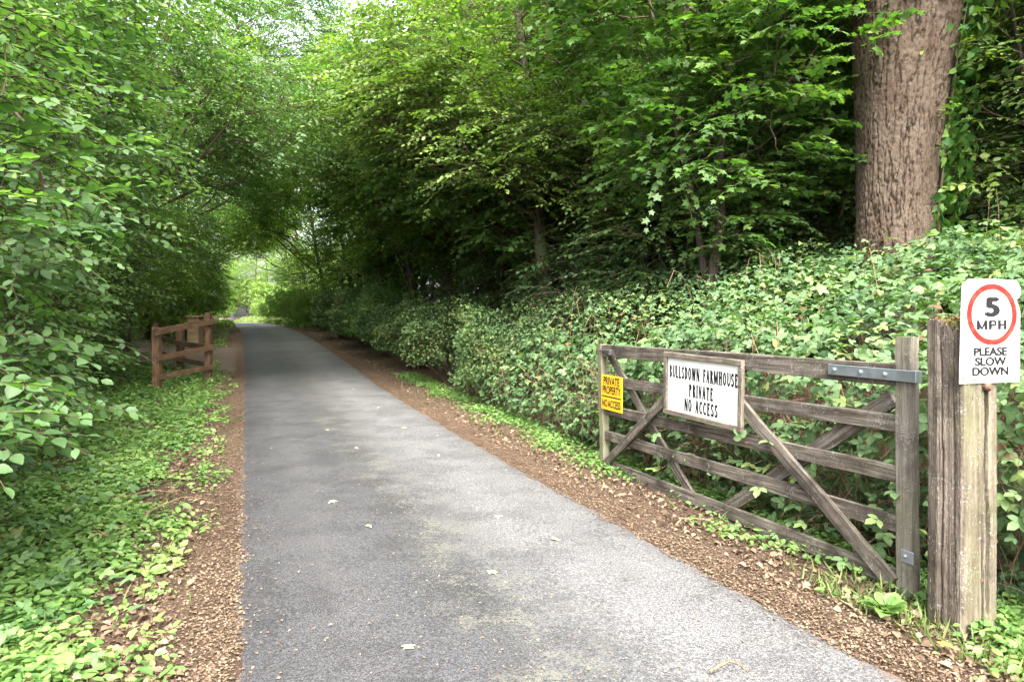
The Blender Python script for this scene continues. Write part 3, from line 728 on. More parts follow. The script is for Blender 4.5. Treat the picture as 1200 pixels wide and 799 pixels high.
    # the 5 mph sign is a thing of its own, screwed to the camera-facing side
    sm = mx @ Matrix.Translation((.050, -hy-.010, 1.612)) @ Matrix.Rotation(PI/2, 4, 'X') @ Matrix.Rotation(-.03, 4, 'Y') @ Matrix.Rotation(.008, 4, 'Z') @ Matrix.Diagonal((1.25, 1, 1, 1))
    sg = empty('speed_sign', 'chipped white sign on the gatepost with a red ring reading 5 MPH PLEASE SLOW DOWN', 'sign', matrix=sm)
    w2, h2 = .148, .258
    out = [(-w2+.002, -h2), (w2-.003, -h2+.001), (w2+.001, .10), (w2-.004, .118), (w2-.012, .14), (w2-.016, .155), (w2-.002, .168), (w2+.004, .186), (w2+.006, .215), (w2-.004, .232), (w2-.018, h2-.004), (0, h2+.003), (-w2+.045, h2), (-w2+.034, h2-.016), (-w2+.018, h2-.028), (-w2+.013, .12)]
    out = [(x_+(.0 if y_ < 0 else 0), y_) for x_, y_ in out]
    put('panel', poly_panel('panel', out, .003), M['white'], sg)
    n_ = 56; an = np.linspace(0, 2*PI, n_, endpoint=False)
    q = np.stack([np.cos(an), np.sin(an)], 1)
    Vr = np.concatenate([np.c_[q*[.121, .153], np.full(n_, .0008)], np.c_[q*[.097, .125], np.full(n_, .0008)]])+[.012, .083, 0]
    ii = np.arange(n_); Fr = np.stack([ii, np.roll(ii, -1), np.roll(ii, -1)+n_, ii+n_], -1)
    put('ring', mesh_np('ring', Vr, [Fr]), M['red'], sg)
    sans('lettering', '5', .128, (.014, .115), sg, M['black'], 1.12, bold=.0075)
    for x0, parts in ((-.052, (((0, 0), (.014, 0), (.014, .046), (0, .046)), ((.037, 0), (.051, 0), (.051, .046), (.037, .046)), ((.0095, .046), (.0, .046), (.019, .002), (.029, .002)), ((.0385, .046), (.048, .046), (.029, .002), (.019, .002)))),
                      (.006, (((0, 0), (.014, 0), (.014, .046), (0, .046)), ((.011, .037), (.028, .037), (.034, .046), (.011, .046)), ((.011, .017), (.034, .017), (.028, .026), (.011, .026)), ((.026, .021), (.036, .021), (.036, .042), (.026, .042)))),
                      (.050, (((0, 0), (.014, 0), (.014, .046), (0, .046)), ((.028, 0), (.042, 0), (.042, .046), (.028, .046)), ((.011, .019), (.028, .019), (.028, .028), (.011, .028))))):
        vv = []; ff = []
        for q_ in parts:
            ff.append(tuple(range(len(vv), len(vv)+4))); vv += [(a_, b_, .00002*len(ff)) for a_, b_ in q_]
        me = bpy.data.meshes.new('lettering'); me.from_pydata(vv, [], ff); put('lettering', me, M['black'], sg, matrix=Matrix.Translation((x0-.010, .008, .0012)))
    for tx, yy, sx_ in (('PLEASE', -.104, .92), ('SLOW', -.153, .94), ('DOWN', -.202, .94)):
        sans('lettering', tx, .056, (.002, yy), sg, M['black'], sx_, bold=.0022)
    for bx_, by_ in ((-.125, -.235), (-.075, -.24), (.01, -.24), (.125, -.235)):
        put('screw', disc_mesh('screw', (bx_, by_, 0), .005, .002, 10), M['rust'], sg)
build_post()

# ------------------------------------------------------------------ brown fence, return fence and pillar by the driveway
def build_fence(name, label, posts, rails, group, seed):
    p0 = posts[0]; z0 = float(gz(p0[0], p0[1]))
    root = empty(name, label, 'fence', (p0[0], p0[1], z0), group)
    P = [Vector((x-p0[0], y-p0[1], float(gz(x, y))-z0)) for x, y, h, w_ in posts]
    for k, (pp, (x, y, h, w_)) in enumerate(zip(P, posts)):
        plank('post', pp+Vector((0, 0, -.1)), pp+Vector((0, 0, h)), w_, w_, M['fencewood'], root, seed+k)
    for k in range(len(P)-1):
        d = (P[k+1]-P[k]).normalized(); nrm = Vector((d.y, -d.x, 0)).normalized()
        if nrm.y > 0: nrm = -nrm
        for j, (za, zb, ea, eb, wd) in enumerate(rails):
            off = nrm*(posts[k][3]/2+.025)
            plank('rail', P[k]+off+Vector((0, 0, za))-d*ea, P[k+1]+off+Vector((0, 0, zb))+d*eb, wd, .04, M['fencewood'], root, seed+10+k*5+j, side=tuple(nrm))
    return root
build_fence('wooden_fence', 'brown post and rail fence panel with three rails beside the left verge', [(-7.12, 13.7, 1.30, .14), (-6.72, 15.1, 1.56, .115)],
            [(1.2, 1.37, .2, .08, .13), (.68, .80, .1, .08, .115), (.30, .36, .06, .08, .10)], None, 70)
build_fence('wooden_fence', 'brown fence behind the front panel, set back along the driveway', [(-10.2, 19.6, 1.1, .14), (-8.45, 17.4, 1.15, .15), (-7.05, 15.9, 1.1, .11)],
            [(.72, .72, .1, .1, .12), (.32, .32, .1, .1, .11)], None, 90)
pz = float(gz(-11.6, 25.0))
pil = empty('gate_pillar', 'short pale brown wooden pillar on the far side of the driveway', 'pillar', (-11.6, 25.0, pz))
put('shaft', box_mesh('shaft', 0, 0, .5, .42, .42, 1.0, .02), M['pillarwood'], pil)
put('cap', box_mesh('cap', 0, 0, 1.04, .52, .52, .08, .02), M['pillarwood'], pil)

# ------------------------------------------------------------------ oak with furrowed bark, ivy
def build_oak():
    cx, cy = 4.68, 8.3; bz = float(gz(cx, cy))-.1
    root = empty('oak_tree', 'huge grey-brown oak trunk with deeply furrowed bark rising from the brambles', 'tree', (cx, cy, bz))
    m, k = 430, 360
    zs = np.linspace(-.05, 7.2, m); zw = zs+bz
    rad = np.interp(zw, [.5, 1.2, 2.0, 2.9, 3.6, 4.4, 5.4, 6.3, 8], [.70, .54, .43, .405, .44, .50, .60, .73, .88])
    offx = np.interp(zw, [1, 2.9, 4.2, 5.4, 8], [-.05, -.03, .03, .1, .2])
    an = np.linspace(0, 2*PI, k, endpoint=False)
    R = np.random.default_rng(4)
    Z, A = np.meshgrid(zs, an, indexing='ij')
    # furrows: elongated cells whose borders are deep, columns wander a little
    def nz(fr, fz, off):
        sx_, sy_ = np.cos(A)*.5*fr+off, np.sin(A)*.5*fr; zz = Z*fz
        return np.array([mnoise.noise(Vector((a_, b_, c_))) for a_, b_, c_ in zip(sx_.ravel(), sy_.ravel(), zz.ravel())]).reshape(m, k)
    n1 = nz(14.5, 2.0, 0)+.3*nz(34, 9, 7)+.12*nz(70, 30, 11)
    furrow = np.clip(np.abs(n1)*8.5, 0, 1)**.55
    cross = np.clip(np.abs(nz(10, 11, 31)+.5*nz(28, 28, 3))*9+.1, 0, 1)**.6
    ridge = furrow*(.38+.62*cross)
    fine = R.normal(0, 1, (m, k)); fine = (fine+np.roll(fine, 1, 0)+np.roll(fine, 1, 1)+np.roll(fine, -1, 0))/4
    lump = .035*np.sin(3*A+Z*.6)+.02*np.sin(5*A-Z*1.3)
    r = rad[:, None]*(1+lump)+.026*ridge-.016+.005*fine+.006*n1+.010*nz(22, 16, 50)
    V = np.stack([offx[:, None]+r*np.cos(A), r*np.sin(A), Z], -1).reshape(-1, 3)
    i = np.arange(m*k).reshape(m, k)
    F = np.stack([i[:-1], np.roll(i[:-1], -1, 1), np.roll(i[1:], -1, 1), i[1:]], -1).reshape(-1, 4)
    put('trunk', mesh_np('trunk', V, [F], {'ridge': np.clip(ridge+.1*fine, 0, 1).ravel()}, True), M['oak'], root)
    # two great limbs above the fork and a high crown
    for (x1, y1, z1, r0) in ((-2.6, 1.5, 11.5, .5), (2.4, .5, 12, .55), (.3, 2.6, 13, .45)):
        pl = curve_pts((.15+x1*.08, y1*.08, 6.6), (x1, y1, z1), (x1*.12, y1*.1, -.3), 9, R)
        Vt, Ft = tubes(pl[None], np.linspace(r0, .15, 9)[None], 14); put('limb', mesh_np('limb', Vt, [Ft], {'ridge': np.full(len(Vt), .6)}, True), M['oak'], root)
    B, O = crown_boughs([(.5, 2.2, 11.8, 5, 4, 2.2, 80)], (0, 0), R)
    rep = np.repeat(np.arange(len(B)), 5)
    D = O[rep]+R.normal(0, .6, (len(rep), 3))*[1, 1, .4]
    lv, tw = sprays(B[rep]+R.normal(0, .3, (len(rep), 3)), D, 1.2, 9, .16, R=R)
    foliage(root, (cx, cy, bz), M['maple'], (lv[0]+[cx, cy, bz],)+lv[1:], LEAF_FAR, 0, None, 'crown')
    # ivy climbing the right-hand side and hanging from the top left
    iv = empty('ivy', 'bright green ivy climbing the right side of the big oak trunk', 'ivy', (cx+.5, cy-.2, bz+1))
    L = []; stems = []
    o = np.array([cx+.5, cy-.2, bz+1])
    for a0, z0, z1, n in ((-.35, 1.0, 6.8, 420), (-.62, 1.2, 4.6, 130), (-.1, 1.0, 7, 600), (.25, 1, 7, 420)):
        tt = np.linspace(0, 1, 26); zz = z0+(z1-z0)*tt; aa = a0+.10*np.sin(tt*9+a0*5)+.05*np.sin(tt*23)
        rr = np.interp(zz+bz, zw, rad)+.055; ox = np.interp(zz+bz, zw, offx)
        stems.append(np.stack([cx+ox+rr*np.cos(aa), cy+rr*np.sin(aa), bz+zz], 1))
        q = R.uniform(0, 1, n); zq = z0+(z1-z0)*q; aq = np.interp(q, tt, aa)+R.normal(0, .2, n)
        rq = np.interp(zq+bz, zw, rad)+.05+R.uniform(0, 1, n)**2*.35; oq = np.interp(zq+bz, zw, offx)
        P = np.stack([cx+oq+rq*np.cos(aq), cy+rq*np.sin(aq), bz+zq], 1)
        nr = np.stack([np.cos(aq), np.sin(aq), np.full(n, .5)], 1)+.35*R.normal(size=(n, 3))
        X = np.stack([-np.sin(aq)*R.choice([-1, 1], n), np.cos(aq), np.full(n, -1.1)], 1)+.5*R.normal(size=(n, 3))
        L.append((P, X, nr, R.uniform(.07, .13, n), R.uniform(.2, 1, n)))
    Vt, Ft = tubes(np.array(stems)-o, np.tile(np.linspace(.018, .006, 26), (4, 1)), 5)
    put('stems', mesh_np('stems', Vt, [Ft], None, True), M['twig'], iv)['kind'] = 'stuff'
    foliage(iv, o, M['ivy'], cat_leaves(L), IVY, 200, ('ivy', IVY), 'foliage')
build_oak()

# ------------------------------------------------------------------ bramble thicket behind the gate
def bramble_top(e, Y):
    z = 1.28+.36*(e-2.55)-.10*np.clip(e-5, 0, None)**2+.12*wav(e*1.6, Y*1.1)+.09*wav(e*3.7+2, Y*3.1)
    z = z+.12*sstep(8, 10, Y)-.75*sstep(11.2, 14, Y)*np.clip(.7-(e-2.6)*.1, .2, 1)
    far = sstep(7.0, 8.0, Y)
    return (z+.12*wav(e*2.3+4, Y*2.1))*(sstep(0, .6, e-2.35)**.5*(1-far)+far*np.clip((e-2.3)/1.25, 0, 1)**.6)
def build_bramble():
    R = np.random.default_rng(21)
    o = np.array([3.2, 6.0, float(gz(3.2, 6.0))])
    root = empty('bramble_thicket', 'broad bank of pale green brambles spilling over the open gate and verge', 'brambles', o)
    L = []
    n = 28000
    Y = 1.2+R.uniform(0, 1, n)**1.15*12.3; e = 2.55+R.uniform(0, 1, n)*4.9
    x = xc(Y)+e; top = bramble_top(e, Y)
    z = zl(Y)+top-R.exponential(.15, n)+R.normal(0, .045, n)
    ok = (z > gz(x, Y)+.03); x, Y, z, e = x[ok], Y[ok], z[ok], e[ok]; n = len(x)
    nr = np.stack([-.35+.0*x, np.full(n, -.25), np.full(n, 1.)], 1)+.42*R.normal(size=(n, 3))
    th = R.uniform(0, 2*PI, n); X = np.stack([np.cos(th), np.sin(th), R.normal(-.15, .25, n)], 1)
    tint = np.clip(.42+.3*wav(x*1.3, Y*1.3)+.2*wav(x*4, Y*3.7)+R.normal(0, .2, n), 0, .93); tint[R.uniform(size=n) < .02] = 1
    L.append((np.stack([x, Y, z], 1), X, nr, R.uniform(.065, .13, n)*(1-.3*sstep(6, 10, Y)), tint))
    # the side facing the lane: thinner, with gaps
    n = 5200
    Y = R.uniform(1.0, 13.5, n); zz = R.uniform(0, 1, n)**.75*1.32
    clump = np.array([mnoise.noise(Vector((a*1.4, b*2.2, 3.))) for a, b in zip(Y, zz)])
    e = 2.62+R.exponential(.16, n)-.06+.1*(zz < .2)+sstep(7, 8, Y)*.55*(zz/1.3)**1.5; keep = (clump+.55*(zz/1.3)-.28+.35*sstep(7, 8.2, Y)) > R.uniform(-.15, .35, n)
    Y, zz, e = Y[keep], zz[keep], e[keep]; n = len(Y); x = xc(Y)+e
    z = np.maximum(zl(Y)+zz, gz(x, Y)+.03)
    nr = np.stack([np.full(n, -.9), np.full(n, -.35), np.full(n, .75)], 1)+.4*R.normal(size=(n, 3))
    X = np.stack([R.normal(-.4, .6, n), R.normal(-.1, .8, n), R.normal(-.25, .45, n)], 1)
    L.append((np.stack([x, Y, z], 1), X, nr, R.uniform(.08, .15, n), np.clip(R.normal(.4, .2, n), 0, .92)))
    n = 4200; Y = R.uniform(1.5, 9, n); e = 2.75+R.exponential(.5, n); x = xc(Y)+e; z = gz(x, Y)+R.uniform(.03, .6, n)
    X = np.stack([R.normal(-.3, .7, n), R.normal(-.1, .7, n), R.normal(-.1, .3, n)], 1)
    L.append((np.stack([x, Y, z], 1), X, np.array([-.5, -.3, 1.])+.4*R.normal(size=(n, 3)), R.uniform(.07, .13, n), np.clip(R.normal(.3, .15, n), 0, .8)))
    foliage(root, o, M['bramble'], cat_leaves(L), BRAMBLE, 300, ('bramble', BRAMBLE), 'foliage')
    # arching canes, live and dead
    n = 520
    Y = R.uniform(1.2, 13, n); e = 2.72+R.exponential(.8, n); x = xc(Y)+e; g = gz(x, Y)
    P = np.zeros((n, 8, 3)); t = np.linspace(0, 1, 8)
    dx = R.normal(-.15, .45, n); dy = R.normal(0, .8, n); h = np.clip(bramble_top(e, Y)*R.uniform(.45, .98, n), .2, None)
    P[..., 0] = x[:, None]+dx[:, None]*t; P[..., 1] = Y[:, None]+dy[:, None]*t
    P[..., 2] = g[:, None]+h[:, None]*np.sin(t*PI*R.uniform(.55, .95, n)[:, None])
    emin = xc(P[..., 1])+2.66; P[..., 0] = np.maximum(P[..., 0], emin); P[:, 1:-1] += R.normal(0, .016, (n, 6, 3))
    rr = R.uniform(.002, .0045, n)[:, None]*np.linspace(1.2, .6, 8)[None]
    V, F = tubes(P-o, rr, 4); mb = MB(); mb.add(V, F)
    # sprays of dead twiglets in the dark hollows
    n = 900; Y = R.uniform(3, 8.5, n); e = 2.7+R.exponential(.25, n); x = xc(Y)+e; z = R.uniform(.05, 1.1, n)
    P0 = np.stack([x, Y, z], 1); dd = unit(R.normal(size=(n, 3))); ln = R.uniform(.15, .6, n)
    P = P0[:, None]+dd[:, None]*(ln[:, None]*np.linspace(0, 1, 4))[..., None]; P[..., 2] = np.maximum(P[..., 2]-.15*(np.linspace(0, 1, 4)**2)[None], .02)
    P[..., 0] = np.maximum(P[..., 0], xc(P[..., 1])+2.64)
    V, F = tubes(P-o, np.tile(np.linspace(.0035, .0015, 4), (n, 1)), 3); mb.add(V, F)
    put('canes', mb.mesh('canes'), M['cane'], root)['kind'] = 'stuff'
build_bramble()
def gate_shoots():
    """young leafy shoots that grow through the bars"""
    R = np.random.default_rng(31)
    spots = [(2.9, .12), (2.55, .2), (2.0, .25), (1.55, .12), (1.2, .3), (.9, .22), (.75, .55), (1.35, .52), (.35, .28), (.5, .95), (.25, .93), (.2, .65), (2.4, .5), (3.05, .47), (1.9, .48), (1.1, .78), (.15, .42), (2.75, .35)]
    lab = 'bramble shoot with toothed leaves poking between the gate bars'
    for k, (u, z) in enumerate(spots):
        p = gate_m @ Vector((u, -.16, z)); o = np.array(p)
        sh = empty('bramble_shoot', lab, 'bramble shoot', o, 'bramble shoots growing through the gate')
        n = R.integers(4, 8); q = o+R.normal(0, .10, (n, 3)); q[:, 2] = np.maximum(q[:, 2], .04)
        mb = MB(); PP = np.stack([curve_pts(o+[.25, .1, -.1], a, (0, 0, .06), 5, R) for a in q])
        V, F = tubes(PP-o, np.tile(np.linspace(.004, .002, 5), (n, 1)), 4); mb.add(V, F); put('stalk', mb.mesh('stalk'), M['cane'], sh)
        X = np.stack([R.normal(-.6, .5, n), R.normal(-.2, .7, n), R.normal(-.1, .3, n)], 1); nr = np.array([-.6, -.4, 1.])+.35*R.normal(size=(n, 3))
        foliage(sh, o, M['bramble'], (q, X, nr, R.uniform(.09, .15, n), np.clip(R.normal(.62, .15, n), 0, .93)), BRAMBLE, n, ('bramble', BRAMBLE))
gate_shoots()

# ------------------------------------------------------------------ low hedge along the right verge
def shrub(name, label, cat, x, y, rx, ry, h, n, leaf, m, seed, group=None, tpl=LEAF_FAR, npart=0):
    R = np.random.default_rng(seed); bz = float(gz(x, y)); o = np.array([x, y, bz])
    root = empty(name, label, cat, o, group)
    d = unit(R.normal(size=(n, 3))*[1, 1, .9]); d[:, 2] = np.abs(d[:, 2])*np.where(R.uniform(size=n) < .75, 1, -.35)
    bump = 1+.14*np.sin(d[:, 0]*7+seed)+.12*np.sin(d[:, 1]*9+d[:, 2]*6+seed)
    r = (1-R.exponential(.10, n)).clip(.35, 1.12)*bump
    P = d*r[:, None]*np.array([rx, ry, h*.55])+[0, 0, h*.45]
    sup = np.abs(d)**.35*np.sign(d); P = P*.8+.2*(sup/np.maximum(np.abs(sup).max(1, keepdims=True), .5)*r[:, None]*np.array([rx, ry, h*.5])*.95+[0, 0, h*.5])
    P[:, 2] = np.maximum(P[:, 2], .02)
    nr = d+[0, 0, .5]+.5*R.normal(size=(n, 3)); X = R.normal(size=(n, 3))
    k = 26; t = np.linspace(0, 1, 5); tip = P[:k]*.9; st_ = np.zeros((k, 5, 3)); b0 = R.normal(0, .08, (k, 3))*[1, 1, 0]
    st_[:] = b0[:, None]*(1-t)[None, :, None]+tip[:, None]*t[None, :, None]
    V, F = tubes(st_, np.tile(np.linspace(.016, .004, 5), (k, 1)), 4); put('stems', mesh_np('stems', V, [F]), M['twig'], root)['kind'] = 'stuff'
    tn = np.clip(.4+.3*np.sin(P[:, 0]*4+seed)*np.sin(P[:, 2]*5)+R.normal(0, .2, n), 0, 1)
    foliage(root, o, M[m], (P+o, X, nr, leaf*R.uniform(.7, 1.3, n), tn), tpl, npart, ('shrub', LEAF))
    return root
HG = 'low hedge bushes along the right verge'
for k, (Y, e, rx, ry, h, m, lab) in enumerate((
        (12.4, 3.35, 1.0, 1.15, 1.75, 'hedge', 'grey-green hedge bush next to the bramble bank'),
        (14.9, 3.05, .95, 1.2, 1.85, 'hedge', 'dull green rounded hedge bush, second along from the brambles'),
        (17.7, 3.0, 1.0, 1.35, 1.8, 'hedge', 'brown-tinged hedge bush in the middle of the low hedge'),
        (20.9, 2.85, 1.0, 1.5, 2.15, 'hazel', 'fresh green bulging hedge bush taller than its neighbours'),
        (24.5, 2.8, 1.0, 2.0, 2.0, 'hedge', 'dark green hedge bush in shade past the bulging one'),
        (29.0, 2.8, 1.0, 2.3, 2.0, 'hedge', 'brownish far hedge bush before the sunny one'),
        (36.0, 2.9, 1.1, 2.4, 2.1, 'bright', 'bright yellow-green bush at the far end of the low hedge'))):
    shrub('hedge_bush', lab, 'hedge bush', float(xc(Y))+e, Y, rx, ry, h, int(9000*ry/1.5), .06 if Y < 19 else .08, m, 100+k, HG)
# more hedge beyond, both sides of the far lane
for k, (Y, e, h) in enumerate(((44, 3.2, 2.2), (52, 3.3, 2.4), (60, 3.5, 2.2), (70, 3.8, 2.4), (82, 4, 2.6), (36, -4.7, 3.6), (44, -4.5, 3.4), (53, -4.2, 3.2), (64, -3.4, 2.6), (78, -3.8, 2.6))):
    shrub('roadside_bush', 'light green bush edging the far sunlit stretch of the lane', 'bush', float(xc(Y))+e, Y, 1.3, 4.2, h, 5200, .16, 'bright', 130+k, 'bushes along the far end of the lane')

for k, (x, y, h) in enumerate(((-62, 132, 7), (-56, 128, 6), (-50, 131, 7.5), (-44, 127, 6.5), (-37, 124, 6), (-31, 126, 7), (-68, 130, 7))):
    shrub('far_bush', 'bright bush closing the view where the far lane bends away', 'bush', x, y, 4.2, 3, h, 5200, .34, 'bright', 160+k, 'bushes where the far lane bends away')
def far_grass():
    R = np.random.default_rng(91); n = 26000
    Y = R.uniform(40, 128, n); e = np.where(R.uniform(size=n) < .5, 1, -1)*(1.75+R.exponential(2.4, n)); x = xc(Y)+e
    V, F, T = leaf_arrays(LEAF_FAR, np.stack([x, Y, gz(x, Y)], 1), np.array([0, 0, 1.])+.6*R.normal(size=(n, 3)), R.normal(size=(n, 3)), R.uniform(.15, .4, n), R.uniform(.2, .9, n))
    put('far_grass', mesh_np('far_grass', V, [F], {'tint': T}), M['grass'], None, 'long pale grass along the far sunlit verges of the lane', 'grass', None, 'stuff')
far_grass()
# ------------------------------------------------------------------ trees and shrubs
def at(e, Y): return (float(xc(Y))+e, Y)
NF = ('hazel', LEAF_FINE)
# left side: near hazel shrubs
tree('hazel_shrub', 'nearest hazel shrub at the left edge with large drooping leaves', 'shrub', (-4.1, 3.4), [(-.1, 0, .3, .1, 3.6, .035), (.1, .2, -.3, .5, 4.2, .04), (0, -.2, .2, -.5, 3.2, .03)],
     [(.15, 0, 1.2, .95, 1.3, .8, 60), (.45, .3, 2.5, 1.1, 1.5, 1.1, 80), (.2, .2, 4.0, 1.1, 1.4, .8, 40), (1.0, -.1, 1.1, .5, .8, .45, 22)], 'hazel', None, LEAF, .085, 7, 12, .6, 201, 300, NF)
tree('hazel_shrub', 'tall hazel shrub with layered leaf sprays, second along the left verge', 'shrub', (-6.1, 6.6), [(-.1, 0, .5, .1, 5, .05), (.1, .2, -.3, .6, 5.6, .05), (0, -.2, .2, -.9, 4.6, .04)],
     [(0, 0, 1.2, 1.4, 1.9, 1.1, 110), (.8, 0, 3.4, 1.5, 2.0, 1.6, 130), (.7, 0, 5.4, 1.6, 2.0, 1.0, 80)], 'hazel', None, LEAF, .105, 6, 11, .75, 202, 300, NF)
tree('hazel_shrub', 'dense hazel shrub before the brown fence on the left', 'shrub', (-8.4, 10.4), [(-.1, 0, .6, .1, 6, .06), (.1, .2, -.3, .6, 6.6, .06), (0, -.2, .2, -.9, 5, .05)],
     [(-.1, 0, 1.5, 1.6, 2.2, 1.4, 120), (.9, 0, 4.2, 2.0, 2.3, 2.0, 170), (1.4, .3, 6.6, 2.2, 2.2, 1.3, 110)], 'hazel', None, LEAF, .10, 6, 11, .85, 203, 200, NF)
for k, (x, y, r, h) in enumerate(((-4.75, 4.5, .95, 1.25), (-5.75, 6.2, 1.15, 1.5), (-6.9, 8.4, 1.3, 1.7), (-8.2, 11.0, 1.35, 1.7), (-8.95, 13.2, 1.2, 1.5))):
    tree('bramble_bush', ['low bramble bush nearest the left edge of the frame', 'low bramble bush second along the left verge', 'low bramble bush in the middle of the left verge', 'low bramble bush under the arching hazel on the left', 'low bramble bush at the foot of the brown fence'][k], 'bush', (x, y),
         [(0, 0, .3, .1, h*.8, .012), (.1, .1, -.4, .3, h*.9, .012), (0, 0, .2, -.5, h*.8, .01)], [(0, 0, h*.45, r, r*1.1, h*.5, 62)], 'hazel', 'low bramble bushes along the left verge', BRAMBLE, .12, 5, 6, .55, 280+k, 60, ('bramble', BRAMBLE), True)
# left side arching trees
LT = [
 ((-5.6, 13.6), [(0, 0, 2.4, .3, 8.5, .12), (.3, .1, 3.6, 1, 7, .09)], [(1.8, 0, 5.6, 2.6, 2.2, 1.9, 190), (4.4, .3, 5.4, 1.7, 1.9, 1.0, 100), (.6, .2, 8.0, 2.6, 2.5, 1.4, 70), (.5, 0, 2.6, 1.5, 1.4, 1.4, 110)], 'hazel', 'hazel arching over the lane from the left, its dark underside showing'),
 ((-4.6, 17.2), [(0, 0, 1.8, .3, 10, .14), (-.3, .1, -1, 1, 8, .1)], [(-.2, 0, 3.0, 1.6, 1.6, 2.0, 90), (.8, 0, 7.2, 2.9, 2.5, 2.2, 150), (2.8, 0, 6.6, 1.4, 1.7, .8, 35)], 'lime', 'arching tree above the brown fence on the left'),
 ((-5.2, 25.5), [(0, 0, 2.2, .3, 12, .16)], [(.6, 0, 3.0, 2, 2, 2.4, 120), (4.8, .5, 12.0, 2.6, 2.8, 2.2, 210), (1.1, 0, 8.6, 3.4, 3, 3.0, 170), (3.4, 0, 7.2, 1.5, 2.0, .9, 40)], 'hazel', 'tall leafy tree just past the driveway on the left'),
 ((-5.0, 32), [(0, 0, 2.2, .3, 13, .16)], [(.6, 0, 3.4, 1.9, 2.4, 2.8, 140), (4.6, 0, 13.6, 3.0, 3.0, 2.4, 190), (1.3, 0, 8.5, 3.6, 3.0, 3.0, 140), (3.6, 0, 7.6, 1.8, 2.4, 1.2, 50)], 'lime', 'bright-edged tree left of the lane beyond the driveway'),
]
for k, ((e, Y), stems, ells, m, lab) in enumerate(LT):
    ells = ells+([(2.6, 0, 9.5, 3.0, 2.6, 1.4, 45)] if Y > 20 else [])
    far = Y > 16
    tree('arching_tree', lab, 'tree', at(e, Y), stems, ells, m, 'trees arching over the lane from the left', LEAF_FAR if far else LEAF, .10 if not far else .13, 6, 11, .95, 220+k, 0 if far else 120, NF, True)
# right side: sycamore near the oak, limes overhanging
tree('field_maple', 'young maple with lobed leaves just left of the big oak', 'tree', (2.75, 9.6), [(0, 0, .4, .2, 6.5, .10), (.15, .1, -.8, .5, 6, .07)],
     [(.2, -.1, 3.7, 1.4, 1.3, 1.1, 75), (-.3, 0, 5.6, 2.3, 1.8, 1.3, 150), (.9, -.6, 4.6, 1.3, 1.2, 1.1, 60)], 'maple', None, MAPLE, .125, 6, 9, .8, 240, 300, ('maple', MAPLE))
tree('maple_sapling', 'slim maple sapling with layered leaves in front of the dark hollow', 'tree', (3.15, 9.9), [(0, 0, .15, -.1, 3.2, .025)],
     [(.12, -.2, 2.3, .55, .5, .75, 26)], 'maple', None, MAPLE, .12, 5, 8, .6, 241, 100, ('maple', MAPLE))
tree('lime_tree', 'lime tree with bright leaf sprays overhanging the lane from the right', 'tree', at(4.6, 13.2), [(0, 0, -1.2, .3, 9, .15), (.3, .2, .4, .8, 8, .1)],
     [(-1.0, -.4, 6.2, 2.6, 2.2, 1.6, 200), (-2.3, -.2, 5.2, 1.7, 1.7, .9, 100), (.9, 0, 8.2, 2.8, 2.3, 1.4, 70), (-.9, -1.0, 4.3, 1.6, 1.2, .8, 80), (.6, -1.2, 4.0, 1.5, 1.2, 1.0, 80)], 'lime', None, LEAF, .11, 6, 11, .95, 242, 150, NF)
tree('lime_tree', 'lime tree of fresh yellow-green leaves behind the low hedge', 'tree', at(5.0, 17.5), [(0, 0, -1.6, .3, 11, .16), (.3, .2, -.6, .8, 10, .12)],
     [(-1.2, 0, 7.4, 3.2, 2.5, 2.0, 220), (-3.2, 0, 6.3, 2.0, 2.1, 1.1, 110), (.9, 0, 10.0, 3.0, 2.4, 1.8, 80), (-1.0, -1.2, 4.7, 1.9, 1.3, .9, 90)], 'lime', None, LEAF_FAR, .135, 6, 11, 1.0, 243, 0, None)
tree('hazel_clump', 'many-stemmed hazel with leaning bare stems behind the hedge', 'tree', at(4.2, 22), [(0, 0, -1.6, .1, 7, .07), (.2, .1, -2.6, .4, 7, .06), (-.1, .2, -.5, .3, 8, .08), (.3, -.1, .8, 0, 7.5, .07), (.1, -.2, -1, -.7, 7, .05)],
     [(-1, 0, 7, 3, 2.5, 2.0, 170), (-3, 0, 6.6, 1.8, 2, 1.2, 80)], 'hazel', None, LEAF_FAR, .13, 6, 11, 1.0, 244, 0, None)
tree('lime_tree', 'pale leafy tree right of the lane before the far tunnel', 'tree', at(4.8, 28), [(0, 0, -1.8, .3, 12, .17)],
     [(-.8, 0, 8.6, 3.4, 2.8, 2.8, 170), (-3.2, 0, 7.2, 1.6, 2.2, .9, 40), (0, 0, 4, 1.5, 2, 1.5, 60)], 'lime', None, LEAF_FAR, .15, 6, 11, 1.1, 245, 0, None)
tree('lime_tree', 'shaded leafy tree right of the lane at the mouth of the tunnel', 'tree', at(4.8, 35), [(0, 0, -1.8, .3, 13, .17)],
     [(-1, 0, 8.5, 3.8, 3.0, 3.0, 150), (-3.6, 0, 7.4, 2.0, 2.4, 1.3, 60), (0, 0, 4, 1.7, 2.4, 2.2, 90)], 'hazel', None, LEAF_FAR, .16, 6, 11, 1.1, 246, 0, None)
tree('sycamore_tree', 'broad-leaved sycamore hanging low over the hedge beside the brambles', 'tree', at(4.9, 14.6), [(0, 0, -.5, .2, 7, .10), (.2, .1, -1.4, .3, 6, .07)],
     [(-1.2, -.5, 4.2, 1.9, 1.5, 1.1, 130), (.2, -.3, 3.2, 1.5, 1.2, 1.0, 80), (-2.1, -.3, 5.8, 1.8, 1.7, 1.2, 110), (1.4, -.4, 4.6, 1.5, 1.4, 1.4, 90)], 'maple', None, MAPLE, .15, 5, 9, .85, 248, 200, ('maple', MAPLE), limb=.8)
